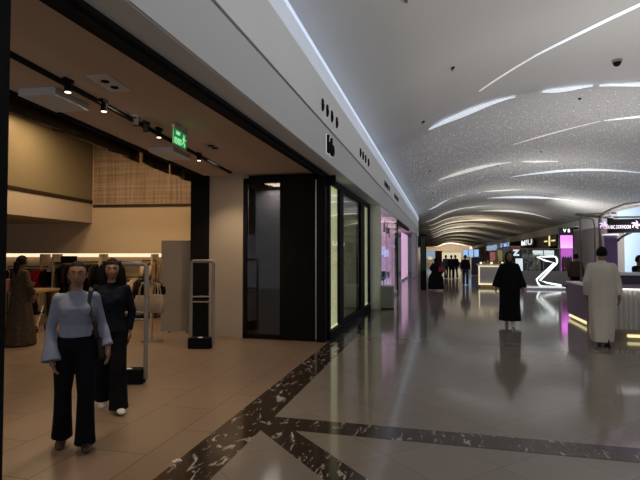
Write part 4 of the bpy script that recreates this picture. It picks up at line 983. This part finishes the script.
def person(label, loc, rz, h, J, sex='f', skin='skin', vox=.006, face=True, hands=True, fine=True, headyaw=0, headtilt=0, group=None):
    """J: joint overrides in metres for a 1.70 m body. returns (root, joints, scale)"""
    s = h/1.70
    D = dict(pel=(0, 0, .93), chest=(0, .0, 1.22), neck=(0, .01, 1.42), head=(0, -.015, 1.568), shL=(.150, .01, 1.36), shR=(-.150, .01, 1.36), elL=(.22, .03, 1.11), elR=(-.22, .03, 1.11),
             wrL=(.235, -.04, .87), wrR=(-.235, -.04, .87), hipL=(.09, 0, .90), hipR=(-.09, 0, .90), knL=(.10, -.01, .49), knR=(-.10, -.01, .49), anL=(.105, .02, .085), anR=(-.105, .02, .085), ftL=(0, -1, 0), ftR=(0, -1, 0), hdL=(0, -.1, -1), hdR=(0, -.1, -1), piL=0, piR=0)
    D.update(J)
    P = {k: (Vector(v)*s if not k.startswith(('ft', 'hd', 'pi')) else (Vector(v) if not k.startswith('pi') else v)) for k, v in D.items()}
    t = empty('person', loc, rz, label, 'person', group)
    bm = bmesh.new()
    R_ = headmesh(bm, P['head'], s, headyaw, headtilt)
    wd = 1.0 if sex == 'f' else 1.12
    limb(bm, [P['head']+Vector((0, .02, -.04))*s, P['neck'], P['neck']-Vector((0, 0, .04))*s], [.052*s*wd, .050*s*wd, .058*s*wd])
    c = P['chest']; p = P['pel']
    loft(bm, [(p.x, p.y, p.z-.09*s, .13*s, .09*s), (p.x, p.y, p.z, .155*s, .10*s), ((p.x+c.x)/2, (p.y+c.y)/2, (p.z+c.z)/2-.02*s, .115*s*wd, .085*s), (c.x, c.y, c.z, .14*s*wd, .10*s), (c.x, c.y+.005, c.z+.09*s, .145*s*wd, .085*s), (P['neck'].x, P['neck'].y, P['neck'].z-.015*s, .058*s, .05*s)], 20)
    for q in 'LR':
        limb(bm, [P['neck']-Vector((0, 0, .05))*s, P['sh'+q], P['el'+q], P['wr'+q]], [.038*s, .040*s*wd, .034*s*wd, .024*s*wd])
        limb(bm, [P['hip'+q], P['kn'+q], P['an'+q]], [.082*s, .052*s, .036*s])
        if hands:
            sd = 1 if q == 'L' else -1
            hand(bm, P['wr'+q], P['hd'+q], Vector((-sd*.9, -.2, 0)), s*(1.0 if sex == 'f' else 1.08), sd, .4, fine)
    fuse('body', bm, skin, t, vox, 2)
    if face:
        for sx in (-1, 1):
            b = bmesh.new(); cc = P['head']+R_ @ Vector((sx*.030, -.0795, .008))*s
            ball(b, cc, (.0135*s, .008*s, .0072*s), 12, 8, R_); e = link('eye', b, 'eyew', t, True)
            b = bmesh.new(); ball(b, P['head']+R_ @ Vector((sx*.030, -.0858, .008))*s, (.0062*s, .004*s, .0062*s), 10, 8, R_); link('iris', b, 'iris', e, True)
            b = bmesh.new(); tube(b, [P['head']+R_ @ Vector(v_)*s for v_ in ((sx*.014, -.0925, .026), (sx*.03, -.089, .032), (sx*.047, -.074, .026))], [.003*s, .0035*s, .002*s], 6); link('eyebrow', b, 'hair', t)
        b = bmesh.new(); tube(b, [P['head']+R_ @ Vector(v_)*s for v_ in ((-.023, -.079, -.068), (-.011, -.091, -.065), (0, -.0945, -.067), (.011, -.091, -.065), (.023, -.079, -.068))], [.002*s, .0055*s, .0065*s, .0055*s, .002*s], 8); link('lips', b, 'lips', t, True)
    return t, P, s, R_
def haircap(bm, P, s, R_, thick=.012, front=.55, low=-.35, side=.0):
    """shell over the skull; leaves the face free"""
    r = bmesh.ops.create_uvsphere(bm, u_segments=32, v_segments=24, radius=1)
    for v in r['verts']:
        x, y, z = v.co
        lim = front if y < -.35 else low
        px, py_, pz = x*(.078+thick), y*(.097+thick)+.006, z*(.119+thick)
        if y < -.1 and z < front: py_ = -.02+.02*y; px *= .9
        if z < low: pz = (low+(z-low)*.3)*(.119+thick); px *= .8
        v.co = R_ @ Vector((px, py_, pz))*s+P['head']
def sleeve(bm, P, q, rs, s, cuff=None, start=.03):
    a, b, c = P['sh'+q], P['el'+q], P['wr'+q]
    limb(bm, [P['neck']-Vector((0, 0, .06))*s, a, b], [rs[0]*.9*s, rs[0]*s, rs[1]*s], 16)
    e = b.lerp(c, cuff if cuff else .95); tube(bm, [b, b.lerp(e, .5), e], [rs[1]*s, (rs[1]+rs[2])/2*s if len(rs) < 4 else rs[3]*s, rs[2]*s], 16)
def trouser(bm, P, s, rt, rk, rh, hem=.05, wob=0):
    for q in 'LR':
        a, b, c = P['hip'+q], P['kn'+q], P['an'+q]
        c2 = c+Vector((0, .0, -hem*s)); 
        limb(bm, [a, a.lerp(b, .5)], [rt*s, rt*.86*s], 18)
        tube(bm, [a.lerp(b, .5), b, b.lerp(c2, .5), b.lerp(c2, .85), c2], [rt*.86*s, rk*s, (rk*.6+rh*.4)*s, rh*1.0*s, rh*1.08*s], 18); ball(bm, b, rk*s)
    p = P['pel']; loft(bm, [(p.x, p.y, p.z-.10*s, .12*s, .095*s), (p.x, p.y, p.z-.02*s, .172*s, .115*s), (p.x, p.y, p.z+.06*s, .155*s, .105*s), (p.x, p.y, p.z+.12*s, .135*s, .095*s)], 22)

def feet(t, P, s, m, w=.042):
    for q in 'LR':
        b = bmesh.new(); foot(b, P['an'+q], P['ft'+q], s, P['pi'+q], w=w); fuse('shoe', b, m, t, .006, 2)

# -- woman in the grey-blue top, walking towards the camera
p1 = onz(74.5, 446.5); face_to = math.atan2(-p1.x, -(-p1.y))   # yaw so that local -Y looks at the camera
def yaw_to_cam(p, extra=0): return math.atan2(-p.x, p.y)*-1+extra
yw = math.atan2(p1.x, p1.y)*-1
J1 = dict(pel=(0, 0, .95), chest=(0, .0, 1.22), shR=(-.148, 0, 1.355), shL=(.148, .0, 1.36), elR=(-.205, .03, 1.09), wrR=(-.195, -.06, .85), hdR=(.15, -.15, -1), elL=(.215, .05, 1.11), wrL=(.265, -.04, .90), hdL=(.05, -.2, -1),
          hipL=(.08, 0, .90), hipR=(-.085, 0, .90), knL=(.085, -.10, .50), anL=(.085, -.08, .095), knR=(-.10, .02, .50), anR=(-.105, .10, .13), piR=.35, ftL=(.08, -1, 0), ftR=(-.12, -1, 0), neck=(.0, .01, 1.42), head=(.005, -.01, 1.575))
t, P, s, R_ = person('woman in a grey blue flared sleeve top and dark jeans walking out of the shop', (p1.x, p1.y, 0), yw, 1.62, J1, headyaw=-.06, vox=.0055)
bm = bmesh.new(); haircap(bm, P, s, R_, .007, .52, -.2); ball(bm, P['head']+R_ @ Vector((0, .115, .01))*s, (.04*s, .035*s, .04*s)); fuse('hair', bm, 'hair', t, .006, 2)
bm = bmesh.new(); c = P['chest']; p = P['pel']
loft(bm, [(p.x, p.y, p.z+.055*s, .150*s, .112*s), (p.x, p.y, p.z+.10*s, .140*s, .105*s), (0, 0, p.z+.16*s, .132*s, .100*s), (c.x, c.y-.015*s, c.z-.0*s, .150*s, .120*s), (c.x, c.y-.02*s, c.z+.05*s, .158*s, .125*s), (c.x, c.y, c.z+.11*s, .165*s, .100*s), (0, .008*s, c.z+.15*s, .135*s, .080*s), (0, .01*s, c.z+.185*s, .085*s, .066*s), (0, .012*s, P['neck'].z+.005*s, .062*s, .058*s)], 26, 2.1, lambda a, k: .012*math.sin(a*6+k*4)*(1-k))
for sx in (-1, 1): ball(bm, (sx*.066*s, -.085*s, c.z+.03*s), (.062*s, .052*s, .065*s), 14, 10)
for q in 'LR':
    a, e, w = P['sh'+q], P['el'+q], P['wr'+q]
    limb(bm, [P['neck']-Vector((0, 0, .06))*s, a, e], [.046*s, .052*s, .044*s], 16)
    w2 = e.lerp(w, .98 if q == 'L' else 1.18); k = 1.0 if q == 'R' else .65
    tube(bm, [e, e.lerp(w2, .4), e.lerp(w2, .75), w2], [.044*s, .052*s, .075*s*k, .084*s*k], 20)
fuse('top', bm, 'bluetop', t, .009, 3)
bm = bmesh.new(); trouser(bm, P, s, .104, .072, .086, .05); fuse('jeans', bm, 'denim', t, .009, 2)
feet(t, P, s, 'shoe', .045)
# shoulder bag: strap over her left shoulder, bag behind the hip
b = empty('shoulder_bag', (p1.x, p1.y, 0), yw, 'dark olive shoulder bag worn on the left side of the woman in the blue top', 'bag')
bm = bmesh.new(); tube(bm, [(.10*s, -.095*s, 1.30*s), (.115*s, -.06*s, 1.42*s), (.12*s, .02*s, 1.445*s), (.14*s, .11*s, 1.38*s), (.19*s, .14*s, 1.1*s), (.20*s, .13*s, .98*s)], [(.004, .016)]*6, 8); tube(bm, [(.10*s, -.095*s, 1.30*s), (.14*s, -.135*s, 1.15*s), (.175*s, -.10*s, 1.0*s), (.20*s, .05*s, .95*s)], [(.004, .016)]*4, 8); link('strap', bm, 'strap', b)
bm = bmesh.new(); loft(bm, [(.215*s, .08*s, .78*s, .04, .13), (.215*s, .08*s, .80*s, .045, .14), (.205*s, .08*s, .95*s, .04, .13), (.20*s, .08*s, .98*s, .025, .12)], 20, 3); link('bag_body', bm, 'strap', b, True)

# -- woman in black behind her
p2 = onz(117, 413.5); yw = -math.atan2(p2.x, p2.y)-.12
J2 = dict(elR=(-.23, .03, 1.10), wrR=(-.22, -.07, .88), elL=(.215, .06, 1.10), wrL=(.19, .04, .88), knL=(.09, -.06, .50), anL=(.10, -.07, .10), knR=(-.095, .06, .50), anR=(-.10, .22, .16), piR=.5, ftL=(.35, -1, 0), head=(.01, -.015, 1.575))
t, P, s, R_ = person('woman with long black hair in a black top and wide black trousers behind the first', (p2.x-.12, p2.y+.04, 0), yw, 1.63, J2, headyaw=.12, vox=.0055)
bm = bmesh.new(); haircap(bm, P, s, R_, .013, .50, -.35)
hd = P['head']
for sx in (-1, 1): tube(bm, [hd+Vector((sx*.055, .0, .09))*s, hd+Vector((sx*.088, .0, .0))*s, hd+Vector((sx*.095, .005, -.10))*s, hd+Vector((sx*.10, .02, -.2))*s, hd+Vector((sx*.09, .03, -.3))*s], [(.02, .03), (.026, .045), (.03, .05), (.03, .05), (.012, .03)], 12)
tube(bm, [hd+Vector((0, .07, .06))*s, hd+Vector((0, .095, -.05))*s, hd+Vector((0, .10, -.2))*s, hd+Vector((0, .10, -.34))*s], [(.04, .08), (.04, .09), (.04, .10), (.02, .08)], 14)
fuse('hair', bm, 'hair', t, .007, 3)
bm = bmesh.new(); c = P['chest']; p = P['pel']
loft(bm, [(0, p.y, p.z-.04*s, .178*s, .125*s), (0, p.y, p.z+.05*s, .165*s, .118*s), (0, 0, p.z+.16*s, .145*s, .11*s), (0, -.01*s, c.z, .158*s, .125*s), (0, 0, c.z+.11*s, .168*s, .10*s), (0, .01*s, c.z+.15*s, .138*s, .08*s), (0, .01*s, c.z+.185*s, .085*s, .068*s), (0, .012*s, P['neck'].z+.015*s, .062*s, .06*s)], 26, 2.1)
for sx in (-1, 1): ball(bm, (sx*.065*s, -.08*s, c.z+.03*s), (.06*s, .05*s, .06*s))
for q in 'LR': sleeve(bm, P, q, (.055, .047, .036), s)
fuse('top', bm, 'navy', t, .009, 3)
bm = bmesh.new(); trouser(bm, P, s, .098, .088, .098, .055); fuse('trousers', bm, 'blackcloth', t, .009, 2)
feet(t, P, s, 'whiteshoe', .045)

# -- woman in the patterned dress, back to us
p3 = onz(20, 345)
J3 = dict(elR=(-.22, .0, 1.12), wrR=(-.2, -.1, .95), elL=(.24, -.02, 1.14), wrL=(.28, -.30, 1.12), hdL=(.1, -1, 0))
t, P, s, R_ = person('woman in a long brown patterned dress standing with her back turned at the left edge', (p3.x, p3.y, 0), PI-.55+.35, 1.66, J3, skin='skin2', vox=.008, face=False)
bm = bmesh.new(); haircap(bm, P, s, R_, .012, .5, -.3); tube(bm, [P['head']+Vector((0, .1, 0))*s, P['head']+Vector((0, .12, -.15))*s, P['head']+Vector((0, .10, -.28))*s], [(.05, .06), (.04, .05), (.015, .02)], 12); fuse('hair', bm, 'hair', t, .008, 3)
bm = bmesh.new(); c = P['chest']
loft(bm, [(0, 0, .02, .30*s, .27*s), (0, 0, .3, .27*s, .23*s), (0, 0, .6, .235*s, .19*s), (0, 0, .93*s, .20*s, .15*s), (0, 0, 1.08*s, .165*s, .13*s), (0, 0, c.z, .17*s, .13*s), (0, 0, c.z+.12*s, .18*s, .11*s), (0, .01, P['neck'].z+.01, .07*s, .065*s)], 40, 2.0, lambda a, k: .045*math.sin(a*9+k*3)*(1-k)**1.3)
for q in 'LR': sleeve(bm, P, q, (.065, .06, .06), s)
fuse('dress', bm, 'pattern', t, .011, 3)
b = empty('shoulder_bag', (p3.x-.30, p3.y-.12, 1.10), .3, 'tan leather bag carried by the woman in the patterned dress', 'bag')
bm = bmesh.new(); loft(bm, [(0, 0, -.12, .14, .06), (0, 0, -.1, .16, .07), (0, 0, .1, .15, .06), (0, 0, .12, .13, .04)], 20, 3.5); link('bag_body', bm, 'tanbag', b, True)
bm = bmesh.new(); tube(bm, [(-.1, 0, .1), (-.06, 0, .25), (.04, .02, .34), (.12, .02, .25), (.12, 0, .1)], .008, 6); link('strap', bm, 'tanbag', b)

# -- woman in the black abaya
def abaya(label, p, yw, h, vox=.008, hem=.27, skin='skin', face=True, walk=1, arms=None, feetm='whiteshoe', headyaw=0, bottom=.10, flare=0):
    J = dict(elL=(.23, .03, 1.10), wrL=(.285, -.06, .88), elR=(-.245, .03, 1.10), wrR=(-.30, -.02, .88), anL=(.07, -.14*walk, .09), anR=(-.07, .10*walk, .10), piR=.25*walk)
    if arms: J.update(arms)
    t, P, s, R_ = person(label, (p.x, p.y, 0), yw, h, J, skin=skin, vox=vox, face=face, headyaw=headyaw)
    bm = bmesh.new(); hd = P['head']; r = bmesh.ops.create_uvsphere(bm, u_segments=28, v_segments=20, radius=1)
    for v in r['verts']:     # hood with the face left open
        x, y, z = v.co; q = Vector((x*.098, y*.118+.012, z*.136-.002))
        if face and y < -.30 and (x/.72)**2+((z+.08)/.80)**2 < 1: q.y = -.035
        v.co = R_ @ q*s+hd
    loft(bm, [(0, 0, P['neck'].z-.10*s, .15*s, .12*s), (0, .0, P['neck'].z-.02*s, .12*s, .115*s), (0, .01, hd.z-.115*s, .078*s, .09*s)], 22)
    fuse('headscarf', bm, 'blackcloth', t, vox*1.1, 3)
    bm = bmesh.new(); c = P['chest']; b0 = bottom
    loft(bm, [(0, 0, b0, hem*s, .20*s), (0, 0, .3, (hem*.98+flare)*s, .20*s), (0, 0, .6, (hem*.92)*s, .18*s), (0, 0, .95*s, .225*s, .155*s), (0, 0, c.z, .205*s, .14*s), (0, 0, c.z+.12*s, .185*s, .11*s), (0, .01, P['neck'].z+.0, .08*s, .075*s)], 40, 2.0, lambda a, k: .05*math.sin(a*8+k*2)*(1-k)**1.2)
    for q in 'LR':
        a, e, w = P['sh'+q], P['el'+q], P['wr'+q]
        limb(bm, [P['neck']-Vector((0, 0, .07))*s, a, e], [.06*s, .07*s, .075*s], 16); tube(bm, [e, e.lerp(w, .5), e.lerp(w, .97)], [.075*s, .082*s, .09*s], 18)
    fuse('abaya', bm, 'blackcloth', t, vox*1.4, 3)
    feet(t, P, s, feetm)
    return t, P, s
p4 = onz(510, 325.5); abaya('woman in a black abaya and headscarf walking towards the camera', p4, -math.atan2(p4.x, p4.y), 1.74, face=True, headyaw=.15, hem=.235, bottom=.12)
p5 = onz(436, 290.5)
t, P, s = abaya('woman in a wide black abaya with a red handbag in the middle distance', p5, PI-.1, 1.50, vox=.014, hem=.40, face=False, walk=.4, bottom=.06, arms=dict(elL=(.27, .0, 1.15), wrL=(.2, -.12, 1.05)))
b = empty('handbag', (p5.x+.27, p5.y-.2, 1.0), .2, 'dark red handbag held by the woman in the wide abaya', 'bag')
bm = bmesh.new(); loft(bm, [(0, 0, -.14, .14, .06), (0, 0, -.1, .16, .07), (0, 0, .08, .14, .05), (0, 0, .1, .12, .03)], 18, 3); link('bag_body', bm, 'redbag', b, True)
bm = bmesh.new(); tube(bm, [(-.09, 0, .08), (-.06, 0, .19), (.06, 0, .19), (.09, 0, .08)], .01, 6); link('handle', bm, 'redbag', b)

# -- man in the pale thobe, walking away
p6 = onz(603, 345); yw = PI-math.atan2(p6.x, p6.y)-.1
J6 = dict(elL=(.225, .08, 1.10), wrL=(.235, -.02, .86), elR=(-.235, .02, 1.10), wrR=(-.26, .04, .87), hipL=(.09, 0, .90), anL=(.09, -.30, .09), knL=(.09, -.2, .5), anR=(-.09, .20, .12), knR=(-.08, .02, .50), piR=.9, neck=(0, -.01, 1.43), head=(0, -.05, 1.575), shL=(.165, .02, 1.35), shR=(-.165, .02, 1.35))
t, P, s, R_ = person('man in a long pale thobe walking away beside the kiosk', (p6.x, p6.y, 0), yw, 1.82, J6, sex='m', vox=.007, face=False, headtilt=.15)
bm = bmesh.new(); haircap(bm, P, s, R_, .010, .5, -.28); fuse('hair', bm, 'hair', t, .007, 2)
bm = bmesh.new(); c = P['chest']
loft(bm, [(0, .02, .10, .17*s, .33*s), (0, .01, .35, .19*s, .26*s), (0, 0, .70, .205*s, .185*s), (0, 0, .95*s, .205*s, .160*s), (0, .01, c.z-.08*s, .195*s, .150*s), (0, .01, c.z+.05*s, .195*s, .14*s), (0, .01, c.z+.12*s, .185*s, .115*s), (0, .0, c.z+.16*s, .135*s, .09*s), (0, .0, P['neck'].z-.01*s, .08*s, .075*s), (0, -.01, P['neck'].z+.025*s, .066*s, .066*s)], 44, 2.1, lambda a, k: .04*math.sin(a*7+k*5)*(1-k)**1.1)
for q in 'LR': sleeve(bm, P, q, (.068, .060, .056), s, .98)
fuse('thobe', bm, 'thobe', t, .010, 3)
feet(t, P, s, 'blackshoe', .048)

# -- people further away
def casual(label, p, yw, h, top, bottom, vox=.016, group=None, walk=.12, hair='hair', skin='skin', sex='m', long_=False, arms=None):
    J = dict(anL=(.1, -walk, .09), anR=(-.1, walk, .10), knL=(.1, -walk*.7, .5)); J.update(arms or {})
    t, P, s, R_ = person(label, (p.x, p.y, 0), yw, h, J, sex=sex, vox=vox*.7, face=False, fine=False, group=group, skin=skin)
    bm = bmesh.new(); haircap(bm, P, s, R_, .012, .5, -.3)
    if long_: tube(bm, [P['head']+Vector((0, .09, 0))*s, P['head']+Vector((0, .11, -.25))*s], [(.05, .08), (.04, .08)], 10)
    fuse('hair', bm, 'hair', t, .012, 1)
    bm = bmesh.new(); c = P['chest']; pz = P['pel'].z
    loft(bm, [(0, 0, pz-.04*s, .185*s, .13*s), (0, 0, pz+.12*s, .175*s, .125*s), (0, 0, c.z, .19*s, .13*s), (0, 0, c.z+.13*s, .20*s, .11*s), (0, .01, P['neck'].z+.0, .07*s, .065*s)], 24)
    for q in 'LR': sleeve(bm, P, q, (.072, .06, .05), s)
    fuse('jacket', bm, top, t, vox, 2)
    bm = bmesh.new(); trouser(bm, P, s, .098, .07, .07, .03); fuse('trousers', bm, bottom, t, vox, 1)
    for q in 'LR':
        b = bmesh.new(); foot(b, P['an'+q], P['ft'+q], s, P['pi'+q]); link('shoe', b, 'blackshoe', t)
    return t
p7 = onz(465.5, 285); casual('man in a dark navy jacket and blue jeans walking in the middle distance', p7, PI-.1, 1.64, 'navy', 'jeans', .012)
for k, (px, py, tp, lab) in enumerate(((446, 278.5, 'grey_c', 'grey clothed shopper, left of the distant group of three'), (451.5, 279, 'blackcloth', 'black clothed shopper in the middle of the distant group'), (455.5, 278, 'navy', 'dark clothed shopper, right of the distant group of three'))):
    if tp == 'grey_c': M['grey_c'] = cloth('grey_jacket', (.06, .06, .055))
    casual(lab, onz(px, py), PI+.3*k-.3, 1.62, tp, 'blackcloth', .02, 'distant group of shoppers', sex='m')
p = ony(576.5, 300, 18.5); casual('shopper in dark patterned clothes standing behind the purple side counter', Vector((p.x, 18.5, 0)), PI-.6, 1.70, 'pattern', 'blackcloth', .012, walk=0)
p = ony(638.5, 260, 13.2); casual('black clothed sales assistant behind the kiosk at the right edge', Vector((p.x+.02, 13.2, 0)), .6, 1.66, 'blackcloth', 'blackcloth', .012, walk=0, arms=dict(elR=(-.27, -.1, 1.12), wrR=(-.2, -.35, 1.12)))
p = ony(497, 262, 29.6); casual('dark clothed attendant behind the white service counter', Vector((p.x, 29.6, 0)), .1, 1.55, 'blackcloth', 'blackcloth', .016, walk=0)

# ================================================================== LIGHT
w = bpy.data.worlds.new('w'); sc.world = w; w.use_nodes = True
w.node_tree.nodes['Background'].inputs[0].default_value = (.75, .8, .9, 1); w.node_tree.nodes['Background'].inputs[1].default_value = .4
# shop: warm lamps added as fill, without fixtures
for k, (x, y) in enumerate(((-3.0, 1.0), (-3.2, 4.5), (-3.6, 7.6))):
    lamp('shop_fill', 'AREA', (x, y, ZC-.02), 11, (1, .78, .56), .5)
for k, s_ in enumerate((-.2, 1.6)):
    p = P0+W*s_-U*2.6; lamp('void_fill', 'AREA', (p.x, p.y, 4.6), 60, (1, .72, .42), .8)
for x, y in ((-6.5, 4), (-6.0, 1), (-6.2, 7.6)): lamp('void_fill_spot', 'SPOT', (x, y, 4.6), 90, (1, .74, .46), .2, spot=110, blend=.7)
lamp('niche_fill', 'AREA', (P0-U*.9+W*1.0)+Vector((0, 0, 2.45)), 6, (1, .78, .5), 3, (0, 0, TH), .4)  # extra fill in front of the back wall, brightens the niche
# upward lamps added in mid-air to brighten the far and near vault
for y in (72, 90, 110, 135, 165, 200, 235): lamp('far_warm_fill', 'AREA', (5, y, 3.0), 190, (1, .82, .55), 3, (PI, 0, 0))
for k, (x, y, e) in enumerate(((4.5, -2, 190), (4.5, 4, 200), (5, 11, 185), (6, 19, 170), (6, 29, 180), (6, 41, 180), (6, 55, 150))): lamp('mall_fill', 'AREA', (x, y, 2.0), e, (1, .98, .96), 2.5, (PI, 0, 0))
lamp('end_wall_fill', 'AREA', (4, 235, 4), 9000, (1, .80, .52), 6, (PI/2, 0, 0))  # unseen lamp added to warm the end wall
lamp('wall_washer', 'SPOT', (-4.0, 8.1, 3.2), 60, (1, .78, .52), .06, (math.radians(14), 0, 0), spot=95, blend=.8)
lamp('right_wall_fill', 'AREA', (9, 44, 3.2), 350, (1, .97, .95), 2, (PI/2, 0, -PI/2))  # added fill facing the right wall, no fixture
for y in (18, 24, 30): lamp('pink_shop_lamp', 'AREA', (-3.0, y, 3.1), 22, (1, .72, .9), .6)

sc.view_settings.view_transform = 'Standard'; sc.view_settings.look = 'None'; sc.view_settings.gamma = 1
sc.view_settings.exposure = 0
sc.view_settings.use_curve_mapping = False
sc.cycles.use_denoising = True
sc.cycles.max_bounces = 8; sc.cycles.diffuse_bounces = 4; sc.cycles.glossy_bounces = 4; sc.cycles.transparent_max_bounces = 12
sc.cycles.sample_clamp_indirect = 4
sc.cycles.use_light_tree = True
